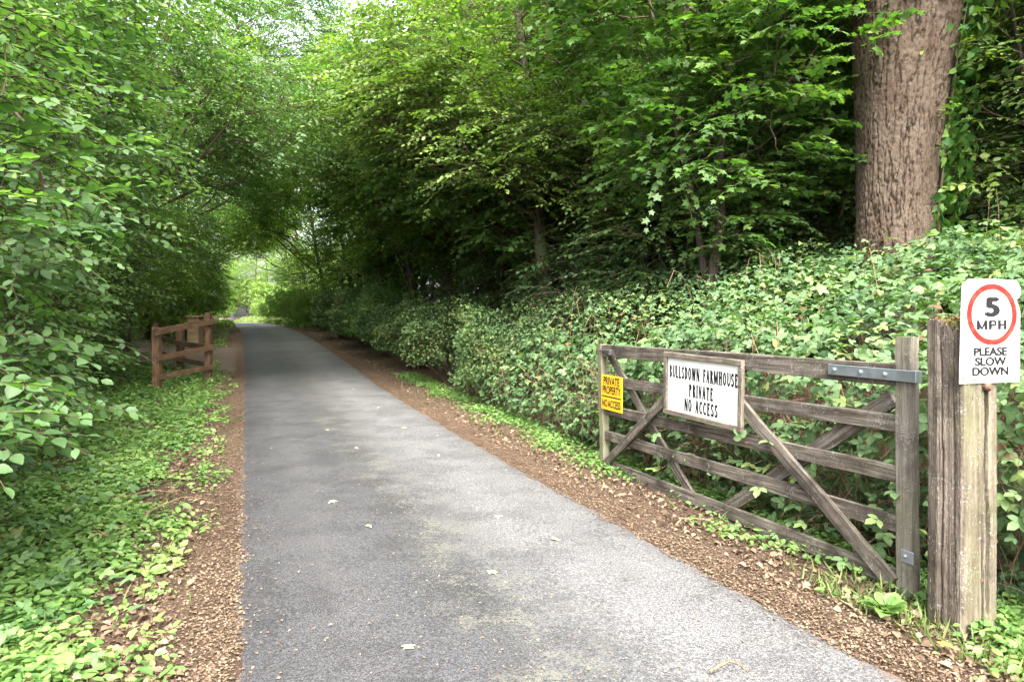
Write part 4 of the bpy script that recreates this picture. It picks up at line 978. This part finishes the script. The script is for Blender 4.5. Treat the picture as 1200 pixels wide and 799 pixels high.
tree('sycamore_tree', 'sycamore with low spreading boughs above the brown-tinged hedge bush', 'tree', at(4.6, 19.6), [(0, 0, -.8, .2, 8, .11), (.2, .1, -1.8, .3, 7, .08)],
     [(-.8, -.5, 4.3, 1.9, 1.7, 1.3, 120), (.3, -.3, 3.3, 1.5, 1.3, 1.0, 70), (-2.2, -.2, 5.9, 1.8, 1.8, 1.2, 90)], 'lime', None, LEAF_FAR, .17, 6, 9, .95, 249, 0, None, limb=.8)
tree('sycamore_tree', 'sycamore leaning over the darkest stretch of the hedge', 'tree', at(4.7, 26), [(0, 0, -.8, .2, 9, .12)],
     [(-.9, -.5, 4.8, 1.9, 2.0, 1.5, 120), (.1, -.3, 3.4, 1.5, 1.8, 1.2, 80)], 'maple', None, LEAF_FAR, .18, 6, 9, 1.0, 251, 0, None, limb=.8)
# shrub and ivy mass to the right of the oak
tree('hazel_shrub', 'leafy shrub filling the space right of the big oak', 'shrub', (6.7, 8.6), [(0, 0, .2, .2, 6, .07), (.2, 0, -.5, .3, 5.6, .06)],
     [(0, 0, 3.4, 1.6, 1.5, 1.8, 120), (.1, 0, 6.0, 1.9, 1.7, 1.6, 110)], 'lime', None, LEAF, .095, 6, 10, .75, 247, 60, NF)
# understorey of the shaded wood on the right
US = [(5.2, 12.2, 1.7, 2.6), (7.6, 12.6, 1.8, 3.2), (6.2, 15.4, 1.6, 2.6), (6.0, 18.4, 1.3, 2.2), (7.8, 17.5, 2.0, 3.6), (5.4, 25, 1.8, 3.0), (4.9, 31.5, 1.8, 3.4), (9.5, 15.5, 2.0, 3.8), (8.6, 22, 2.2, 4.2), (10.5, 10.5, 2.0, 3.8), (5.6, 13.4, 1.3, 3.6), (5.5, 16.6, 1.3, 3.9), (5.4, 19.9, 1.3, 4.2), (5.5, 23.4, 1.4, 4.2), (5.5, 27.5, 1.6, 4.5), (5.6, 11.0, 1.5, 3.6), (6.6, 14.2, 1.7, 4.6), (8.5, 12.5, 1.8, 4.8), (9.6, 8.6, 1.8, 4.4), (8.2, 10.4, 1.6, 4.0)]
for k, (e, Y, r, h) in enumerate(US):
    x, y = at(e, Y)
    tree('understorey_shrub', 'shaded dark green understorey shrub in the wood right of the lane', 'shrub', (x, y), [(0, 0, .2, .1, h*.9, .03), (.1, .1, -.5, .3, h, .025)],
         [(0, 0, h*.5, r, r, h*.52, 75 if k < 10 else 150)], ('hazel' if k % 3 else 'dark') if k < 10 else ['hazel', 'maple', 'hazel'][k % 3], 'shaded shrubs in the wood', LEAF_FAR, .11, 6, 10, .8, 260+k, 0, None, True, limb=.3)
for k, (x, y, r, h) in enumerate(((-9.3, 13.2, 1.3, 3.2), (-10.4, 16.2, 1.4, 3.8), (-9.9, 14.6, 1.2, 2.6), (-12.2, 18.6, 1.6, 4.2), (-8.7, 12.0, 1.0, 1.6))):
    tree('understorey_shrub', 'dark leafy shrub around the back of the brown fence', 'shrub', (x, y), [(0, 0, .2, .1, h*.9, .03), (.1, .1, .4, .3, h, .025)],
         [(0, 0, h*.5, r, r, h*.5, 80)], 'hazel', 'dark shrubs around the brown fence', LEAF_FAR, .11, 6, 10, .7, 290+k, 0, None, True, limb=.3)
for k, (e, Y, r, h) in enumerate(((-4.6, 25.5, 1.3, 3.4), (-4.7, 29, 1.4, 3.8), (-4.7, 32.5, 1.4, 3.4), (-6.5, 25.8, 1.6, 3.8), (-9.5, 26.5, 1.6, 3.6))):
    x, y = at(e, Y)
    tree('roadside_shrub', ['leafy shrub on the left just beyond the driveway mouth', 'tall leafy shrub left of the lane, second past the driveway', 'leafy shrub left of the lane, third past the driveway', 'leafy shrub set back on the far side of the driveway', 'leafy shrub behind the pale brown pillar'][k], 'shrub', (x, y), [(0, 0, .2, .1, h*.9, .03), (.1, .1, .4, .3, h, .025)],
         [(0, 0, h*.48, r, r, h*.5, 130)], ['bright', 'lime', 'hazel'][k % 3], None, LEAF_FAR, .12, 6, 10, .7, 350+k, 0, None, False, limb=.3)
# woodland trees: four shapes, each placed many times
WT = []
for k in range(5):
    R = np.random.default_rng(300+k)
    t = tree('woodland_tree', 'slender dark-trunked tree standing in the wood right of the lane', 'tree', at(9+k*.1, 14+6.5*k), [(0, 0, R.uniform(-.8, .8), R.uniform(-.8, .8), 13, R.uniform(.12, .22))],
             [(0, 0, 10, 3.6, 3.6, 3.6, 200), (R.uniform(-1, 1), R.uniform(-1, 1), 5.2, 2.6, 2.6, 2.2, 80)], ['hazel', 'dark', 'hazel', 'maple', 'bright'][k], 'trees standing in the wood', LEAF_FAR, .17, 6, 11, 1.15, 310+k, 0, None, False, limb=.35)
    WT.append(t)
R = np.random.default_rng(77)
spots = []
def far_enough(x, y, d): return all((x-a)**2+(y-b)**2 > d*d for a, b in spots)
def scatter(n, e0, e1, y0, y1, dmin, lab, group, smin=.8, smax=1.25, pick=None):
    k = 0; tries = 0
    while k < n and tries < 4000:
        tries += 1
        Y = R.uniform(y0, y1); e = R.uniform(e0, e1); x, y = at(e, Y)
        if not far_enough(x, y, dmin): continue
        if (x-4.7)**2+(y-8.3)**2 < 9: continue
        spots.append((x, y)); k += 1
        c = copy_tree(WT[R.integers(4) if pick is None else pick], (x, y, float(gz(x, y))-.05), R.uniform(0, 2*PI), R.uniform(smin, smax), lab); c['group'] = group
scatter(30, 7.5, 22, 11, 52, 2.6, 'slender dark-trunked tree standing in the wood right of the lane', 'trees standing in the wood')
scatter(20, 22, 42, 10, 80, 4.0, 'slender dark-trunked tree standing in the wood right of the lane', 'trees standing in the wood', 1, 1.4)
scatter(10, 8.5, 22, 3, 12, 3.0, 'tree in the wood behind the bramble bank right of the oak', 'trees behind the bramble bank')
scatter(22, -24, -8.5, 4, 66, 3.2, 'leafy tree standing behind the shrubs left of the lane', 'trees behind the left hand shrubs')
for k, (e, Y, sgn) in enumerate(((-5.2, 21.5, 1), (4.0, 24.5, -1), (-5.0, 29, 1), (3.9, 32, -1), (-4.9, 37, 1), (3.8, 40, -1), (-4.8, 45, 1), (3.8, 48, -1), (-4.6, 53, 1), (3.9, 56, -1))):
    tree('lane_tree', ['leafy tree arching over the shaded middle stretch of the lane from the left', 'leafy tree arching over the shaded middle stretch of the lane from the right'][sgn < 0], 'tree', at(e, Y), [(0, 0, 2.0*sgn, .3, 10, .13)],
         [(1.4*sgn, 0, 7.4, 2.8, 2.6, 1.8, 80), (3.0*sgn, 0, 6.9, 1.9, 2.4, 1.0, 45), (0, 0, 3.8, 1.3, 1.8, 2.3, 100)]+([(2.6*sgn, 0, 8.2, 2.4, 2.6, 1.8, 110), (3.8*sgn, 0, 6.3, 1.9, 2.2, 1.0, 70)] if Y > 39 else []), ['hazel', 'lime', 'bright'][k % 2 if Y < 44 else 2], ['trees arching over the lane middle from the left', 'trees arching over the lane middle from the right'][sgn < 0], LEAF_FAR, .16, 6, 11, 1.1, 400+k, 0, None, False)
scatter(30, -30, 34, 125, 165, 4.5, 'tree closing the view beyond the far end of the lane', 'trees beyond the far end of the lane', .9, 1.4, 4)

def distant_wood(name, label, es, ys, n, seed):
    R = np.random.default_rng(seed); Y = R.uniform(ys[0], ys[1], n); e = R.uniform(es[0], es[1], n); x = xc(np.minimum(Y, 90))+e
    z = gz(x, Y)+R.uniform(0, 1, n)*(9+3*wav(x*.3, Y*.3)); cl = .5+.4*wav(x*.5, z*.6+Y*.4)
    V, F, T = leaf_arrays(LEAF_FAR, np.stack([x, Y, z], 1), R.normal(size=(n, 3)), R.normal(size=(n, 3))+[0, -.3, .8], R.uniform(.35, .7, n), np.clip(cl+R.normal(0, .15, n), 0, .9))
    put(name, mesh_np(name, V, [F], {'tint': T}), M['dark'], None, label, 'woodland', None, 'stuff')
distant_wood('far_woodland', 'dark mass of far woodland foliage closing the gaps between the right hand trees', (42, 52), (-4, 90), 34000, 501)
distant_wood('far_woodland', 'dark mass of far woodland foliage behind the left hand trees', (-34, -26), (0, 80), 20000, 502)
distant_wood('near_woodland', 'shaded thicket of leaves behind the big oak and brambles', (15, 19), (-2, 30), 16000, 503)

# ------------------------------------------------------------------ verge plants and leaf litter
def litter():
    R = np.random.default_rng(55)
    n = 95000
    Y = 2.2+R.uniform(0, 1, n)**2.0*38; side = R.uniform(size=n) < .56
    a = np.where(side, 1.46+R.exponential(.42, n), 1.46+R.exponential(.5, n)); a = np.where(side, np.minimum(a, 1.46+R.uniform(0, 2.2, n)), np.minimum(a, 1.46+R.uniform(0, 3.2, n)))
    a = np.where(R.uniform(size=n) < .035, 1.5-R.exponential(.16, n).clip(0, .7), a)
    a = a+.07*wav(Y*3, Y*2)
    e = np.where(side, a, -a); x = xc(Y)+e
    z = np.maximum(gz(x, Y), zl(Y)-.012+.022*(1-(e/1.5)**2))+R.uniform(.003, .018, n)
    P = np.stack([x, Y, z], 1); th = R.uniform(0, 2*PI, n)
    X = np.stack([np.cos(th), np.sin(th), R.normal(0, .28, n)], 1); nr = np.array([0, 0, 1.])+.5*R.normal(size=(n, 3))
    S = np.where(R.uniform(size=n) < np.clip(1.12-.7*(a-1.5), .62, 1), R.uniform(.008, .024, n), R.uniform(.026, .064, n))
    tn = np.where(S < .0245, np.clip(R.normal(.44, .17, n), 0, .9), np.clip(R.normal(.5, .22, n), 0, 1)); nr = np.where(S[:, None] < .0245, nr*[.35, .35, 1], nr)
    curl = (LEAF[0]*[1, 1.1, 1]+np.stack([LEAF[0][:, 0]*0, LEAF[0][:, 0]*0, .9*np.abs(LEAF[0][:, 1])**1.5-.25*(LEAF[0][:, 0]-.5)**2], 1), LEAF[1])
    big = (S > .025) & (Y < 10); mb = MB()
    mb.add(*leaf_arrays(curl, P[big], X[big], nr[big], S[big], tn[big])); mb.add(*leaf_arrays(LEAF_FAR, P[~big], X[~big], nr[~big], S[~big], tn[~big]))
    put('leaf_litter', mb.mesh('leaf_litter'), M['litter'], None, 'brown dead leaf litter lying along both verges of the lane', 'leaf litter', None, 'stuff')
    # fine twigs and stalks among the leaves
    n = 1700; Y = 2.3+R.uniform(0, 1, n)**1.6*14; a = 1.5+R.exponential(.6, n); e = np.where(R.uniform(size=n) < .6, np.minimum(a, 2.9), -np.minimum(a, 4.5)); x = xc(Y)+e
    P0 = np.stack([x, Y, gz(x, Y)+.012], 1); th = R.uniform(0, 2*PI, n); ln = R.uniform(.02, .11, n)
    P = P0[:, None]+np.stack([np.cos(th), np.sin(th), R.normal(0, .08, n)], 1)[:, None]*(ln[:, None]*np.linspace(0, 1, 3))[..., None]; P[:, 1, :2] += R.normal(0, .01, (n, 2))
    V, F = tubes(P, R.uniform(.001, .003, n)[:, None]*np.ones((1, 3)), 3)
    put('twig_litter', mesh_np('twig_litter', V, [F]), M['twig'], None, 'thin dead twigs and stalks strewn over both leafy verges', 'twigs', None, 'stuff')
    # crumbs blown on to the lane
    n = 2600; Y = 2.2+R.uniform(0, 1, n)**1.6*26
    e = np.where(R.uniform(size=n) < .62, R.normal(-.12, .3, n), R.uniform(-1.45, 1.45, n)); x = xc(Y)+e
    z = zl(Y)-.012+.022*(1-(e/1.5)**2)+.004
    th = R.uniform(0, 2*PI, n); X = np.stack([np.cos(th), np.sin(th), R.normal(0, .15, n)], 1)
    V, F, T = leaf_arrays(LEAF_FAR, np.stack([x, Y, z], 1), X, np.array([0, 0, 1.])+.25*R.normal(size=(n, 3)), R.uniform(.006, .022, n), np.clip(R.normal(.6, .25, n), 0, 1))
    put('leaf_crumbs', mesh_np('leaf_crumbs', V, [F], {'tint': T}), M['litter'], None, 'tiny leaf crumbs and twigs scattered down the middle of the lane', 'leaf crumbs', None, 'stuff')
    # single pale leaves on the asphalt
    for k, (x, y) in enumerate([(-.11, 5.45), (-.85, 7.9), (-1.55, 9.8), (-1.0, 9.2), (-.12, 4.25), (.3, 4.9), (.62, 6.1), (-1.9, 8.3), (-2.6, 9.6), (-2.3, 11.8), (-3.3, 14.2), (-1.1, 5.2), (-1.55, 5.9), (.15, 6.9), (-.5, 3.3)]):
        e = x-float(xc(y))
        if abs(e) > 1.4: continue
        zz = float(zl(y))-.012+.022*(1-(e/1.5)**2)+.006; tpl = MAPLE if k % 2 == 0 else LEAF
        me = mesh_np('fallen_leaf', tpl[0]*[1, 1, 1.6]-[.4, 0, -.03], [tpl[1]], {'tint': np.full(len(tpl[0]), R.uniform(0, 1))})
        s = R.uniform(.05, .085)
        put('fallen_leaf', me, M['pale'], None, 'single pale yellow-green leaf lying on the grey asphalt', 'fallen leaf', 'pale leaves fallen on the lane', None,
            Matrix.Translation((x, y, zz)) @ Matrix.Rotation(R.uniform(0, 6), 4, 'Z') @ Matrix.Diagonal((s, s, s, 1)))
    o = put('fallen_leaf', mesh_np('fallen_leaf', MAPLE[0]-[.4, 0, -.1], [MAPLE[1]], {'tint': np.full(11, .9)}), plain('yellow_leaf', (.62, .45, .03), .6, 0, .3), None, 'bright yellow leaf lying in the grass below the gatepost', 'fallen leaf', None, None,
            Matrix.Translation((2.03, 3.2, float(gz(2.03, 3.2))+.05)) @ Matrix.Diagonal((.06, .06, .06, 1)))
litter()

def cover():
    R = np.random.default_rng(66)
    # left verge: rosettes of small soft leaves, thinning towards the lane
    n = 15000
    Y = 2.0+R.uniform(0, 1, n)**2.0*15; e = -(1.64+R.uniform(0, 1, n)**.8*3.2)
    cl = np.array([mnoise.noise(Vector((a*1.1, b*1.6, 0))) + .6*mnoise.noise(Vector((a*3.1, b*3.6, 5.))) for a, b in zip(Y, e)])
    keep = cl*.9*1.3+sstep(1.62, 2.6, -e)*.72 > R.uniform(.05, .75, n); Y, e = Y[keep], e[keep]; n = len(Y)
    x = xc(Y)+e; g = gz(x, Y); k = 7
    rep = np.repeat(np.arange(n), k); th = R.uniform(0, 2*PI, n*k); r = R.uniform(.01, .10, n*k); hgt = (R.uniform(.01, .09, n)*(1+1.0*sstep(2.6, 4, -e)))[rep]*R.uniform(.5, 1.2, n*k)
    P = np.stack([x[rep]+r*np.cos(th), Y[rep]+r*np.sin(th), g[rep]+hgt], 1)
    X = np.stack([np.cos(th), np.sin(th), R.normal(-.1, .3, n*k)], 1); nr = np.array([0, -.1, 1.])+.35*R.normal(size=(n*k, 3))
    tt = np.clip((.5+.35*wav(x*2, Y*2))[rep]+R.normal(0, .14, n*k), 0, .97)
    V, F, T = leaf_arrays(LEAF, P, X, nr, np.where(R.uniform(size=n) < .18, R.uniform(.06, .085, n), R.uniform(.028, .058, n))[rep]*R.uniform(.75, 1.2, n*k), tt)
    put('ground_cover', mesh_np('ground_cover', V, [F], {'tint': T}), M['cover'], None, 'low bright green leafy ground plants carpeting the left verge', 'ground plants', None, 'stuff')
    for tpl_, n, s0, s1, z1, nm, lb in ((BRAMBLE, 1500, .06, .12, .2, 'bramble_seedlings', 'trailing bramble leaves running through the left verge'), (IVY, 3200, .03, .06, .1, 'ivy_runners', 'lobed ivy leaves among the left verge plants')):
        Y = 2.2+R.uniform(0, 1, n)**1.6*13; e = -(1.95+R.uniform(0, 1, n)**.8*2.8); cl = wav(Y*1.5+n, e*2.3); kp = cl > R.uniform(-.35, .45, n); Y, e = Y[kp], e[kp]; n = len(Y); x = xc(Y)+e
        th = R.uniform(0, 2*PI, n); V, F, T = leaf_arrays(tpl_, np.stack([x, Y, gz(x, Y)+R.uniform(.03, z1, n)], 1), np.stack([np.cos(th), np.sin(th), R.normal(-.1, .25, n)], 1), np.array([0, -.15, 1.])+.35*R.normal(size=(n, 3)), R.uniform(s0, s1, n), np.clip(R.normal(.5, .22, n), 0, .95))
        put(nm, mesh_np(nm, V, [F], {'tint': T}), M['bramble' if tpl_ is BRAMBLE else 'ivy'], None, lb, 'ground plants', None, 'stuff')
    # ivy and seedlings under the left hand shrubs and round the fence
    n = 26000; Y = R.uniform(9, 34, n); e = -(2.1+R.uniform(0, 1, n)**1.3*9); x = xc(Y)+e
    cl = wav(x*1.1, Y*.9)+.6*wav(x*3, Y*2.7); keep = (cl > R.uniform(-.7, .5, n)) & ((np.abs(Y-21) > 2.4) | (e > -1.4)); x, Y, e = x[keep], Y[keep], e[keep]; n = len(x)
    th = R.uniform(0, 2*PI, n); V, F, T = leaf_arrays(LEAF_FAR, np.stack([x, Y, gz(x, Y)+R.uniform(.01, .16, n)], 1), np.stack([np.cos(th), np.sin(th), R.normal(-.1, .3, n)], 1), np.array([0, -.15, 1.])+.4*R.normal(size=(n, 3)), R.uniform(.05, .11, n), np.clip(R.normal(.4, .22, n), 0, .95))
    put('ground_ivy', mesh_np('ground_ivy', V, [F], {'tint': T}), M['cover'], None, 'ivy and seedlings carpeting the ground around the brown fence', 'ground ivy', None, 'stuff')
    # right verge: sparse seedlings and ivy
    n = 4200; Y = 2.6+R.uniform(0, 1, n)**1.3*14; e = 1.8+R.uniform(0, 1, n)**.6*1.0
    cl = np.array([mnoise.noise(Vector((a*1.3, b*2., 9.))) for a, b in zip(Y, e)])
    keep = cl+.9*sstep(1.9, 2.6, e)-.45+.5*(sstep(4.0, 3.2, Y)) > R.uniform(-.2, .5, n); Y, e = Y[keep], e[keep]; n = len(Y); x = xc(Y)+e; g = gz(x, Y); k = 6
    rep = np.repeat(np.arange(n), k); th = R.uniform(0, 2*PI, n*k); r = R.uniform(.01, .09, n*k)
    P = np.stack([x[rep]+r*np.cos(th), Y[rep]+r*np.sin(th), g[rep]+R.uniform(.01, .08, n*k)], 1)
    X = np.stack([np.cos(th), np.sin(th), R.normal(-.05, .3, n*k)], 1); nr = np.array([0, -.1, 1.])+.35*R.normal(size=(n*k, 3))
    V, F, T = leaf_arrays(LEAF, P, X, nr, R.uniform(.025, .06, n*k), np.clip(R.normal(.4, .2, n*k), 0, 1))
    put('seedlings', mesh_np('seedlings', V, [F], {'tint': T}), M['cover'], None, 'scattered small green seedlings along the foot of the gate and brambles', 'seedlings', None, 'stuff')
    # grass: tufts at the post, along both edges
    n = 5200; Y = np.concatenate([R.uniform(2.6, 4.1, 2400), 2.2+R.uniform(0, 1, n-2400)**1.5*16]); e = np.concatenate([R.uniform(1.85, 3.0, 2400), np.where(R.uniform(size=n-2400) < .4, R.uniform(1.9, 2.6, n-2400), -R.uniform(1.7, 3.6, n-2400))])
    cl = np.array([mnoise.noise(Vector((a*2.3, b*2.6, 13.))) for a, b in zip(Y, e)]); keep = cl > R.uniform(-.25, .4, n); keep[:2400] |= R.uniform(size=2400) < .45
    Y, e = Y[keep], e[keep]; n = len(Y); x = xc(Y)+e
    blade = T_([(0, -.04, 0), (0, .04, 0), (.5, .035, .03), (.5, -.035, .03), (1, 0, -.12)], [(0, 1, 2), (0, 2, 3), (3, 2, 4)])
    X = np.array([0, 0, 1.])+.55*R.normal(size=(n, 3))*[1, 1, .2]; nr = R.normal(size=(n, 3))
    V, F, T = leaf_arrays(blade, np.stack([x, Y, gz(x, Y)-.005], 1), X, nr, R.uniform(.05, .14, n), np.clip(R.normal(.5, .22, n), 0, 1))
    put('grass', mesh_np('grass', V, [F], {'tint': T}), M['grass'], None, 'thin grass growing by the gatepost and in the verges', 'grass', None, 'stuff')
    # a broad-leaved dock beside the gatepost
    dk = empty('dock_plant', 'broad-leaved weed growing at the foot of the gatepost', 'plant', (1.98, 3.62, float(gz(1.98, 3.62))))
    n = 18; th = R.uniform(0, 2*PI, n); P = np.stack([1.98+.03*np.cos(th), 3.62+.03*np.sin(th), np.full(n, float(gz(1.98, 3.62))+.02)+R.uniform(0, .04, n)], 1)
    foliage(dk, dk.location, M['cover'], (P, np.stack([np.cos(th), np.sin(th), R.uniform(.1, .8, n)], 1), np.array([0, 0, 1.])+.2*R.normal(size=(n, 3)), R.uniform(.06, .12, n), R.uniform(.2, .6, n)), LEAF_FINE, n, ('dock', LEAF_FINE))
    # fallen sticks
    for k, (x, y, a, ln) in enumerate(((-2.75, 5.4, 1.1, .75), (-3.2, 5.9, .4, .6), (-2.9, 4.9, 2.4, .5), (1.35, 5.1, .2, .28), (.95, 3.0, -.5, .16))):
        q = curve_pts((-ln/2, 0, .015), (ln/2, .03, .04), (0, .05, .02), 7, R); V, F = tubes(q[None], np.linspace(.009, .004, 7)[None], 5)
        put('fallen_stick', mesh_np('fallen_stick', V, [F], None, True), M['cane'], None, ['pale broken stick lying in the left verge plants', 'curved dead twig under the left shrubs', 'short stick near the front of the left verge', 'thin twig on the leaf litter beside the gate', 'tiny twig at the edge of the asphalt'][k], 'stick', None, None,
            Matrix.Translation((x, y, max(float(gz(x, y)), float(zl(y))-.01)+.02)) @ Matrix.Rotation(a, 4, 'Z'))
cover()

# ------------------------------------------------------------------ the far walker
def walker():
    x, y = -41.0, 100.0; z = float(zl(y))
    root = empty('person', 'tiny distant person in dark clothes walking at the far end of the lane', 'person', (x, y, z))
    def skin(name, verts, edges, radii, m, rootv=0):
        me = bpy.data.meshes.new(name); me.from_pydata(verts, edges, []); o = put(name, me, m, root)
        md = o.modifiers.new('skin', 'SKIN'); me.skin_vertices.new() if not me.skin_vertices else None
        for v, r in zip(me.skin_vertices[0].data, radii): v.radius = (r, r)
        me.skin_vertices[0].data[rootv].use_root = True
        s = o.modifiers.new('sub', 'SUBSURF'); s.levels = 1; s.render_levels = 2
        return o
    V = [(0, 0, .95), (0, 0, 1.2), (0, 0, 1.42), (0, .01, 1.5), (0, .02, 1.62), (0, .02, 1.72), (-.1, 0, .9), (-.11, .08, .5), (-.11, -.06, .08), (-.12, .08, .03), (.1, 0, .9), (.11, .16, .5), (.11, .22, .08), (.12, .36, .03),
         (-.2, 0, 1.4), (-.26, -.05, 1.12), (-.25, .1, .88), (.2, 0, 1.4), (.26, -.1, 1.12), (.25, .02, .88)]
    E = [(0, 1), (1, 2), (2, 3), (3, 4), (4, 5), (0, 6), (6, 7), (7, 8), (8, 9), (0, 10), (10, 11), (11, 12), (12, 13), (2, 14), (14, 15), (15, 16), (2, 17), (17, 18), (18, 19)]
    r = [.15, .14, .14, .06, .09, .08, .09, .06, .045, .04, .09, .06, .045, .04, .06, .045, .035, .06, .045, .035]
    skin('body', V, E, r, M['cloth'])
    hv, hf = [], []
    me = bpy.data.meshes.new('hair')
    n = 10; an = np.linspace(0, 2*PI, n, endpoint=False)
    rows = [(1.66, .105), (1.72, .108), (1.78, .085), (1.815, .03)]
    Vh = np.concatenate([np.c_[np.cos(an)*rr, np.sin(an)*rr+.02, np.full(n, zz)] for zz, rr in rows]); i = np.arange(4*n).reshape(4, n)
    F = np.stack([i[:-1], np.roll(i[:-1], -1, 1), np.roll(i[1:], -1, 1), i[1:]], -1).reshape(-1, 4)
    put('hair', mesh_np('hair', Vh, [F, i[-1][None]], None, True), M['hair'], root)
walker()
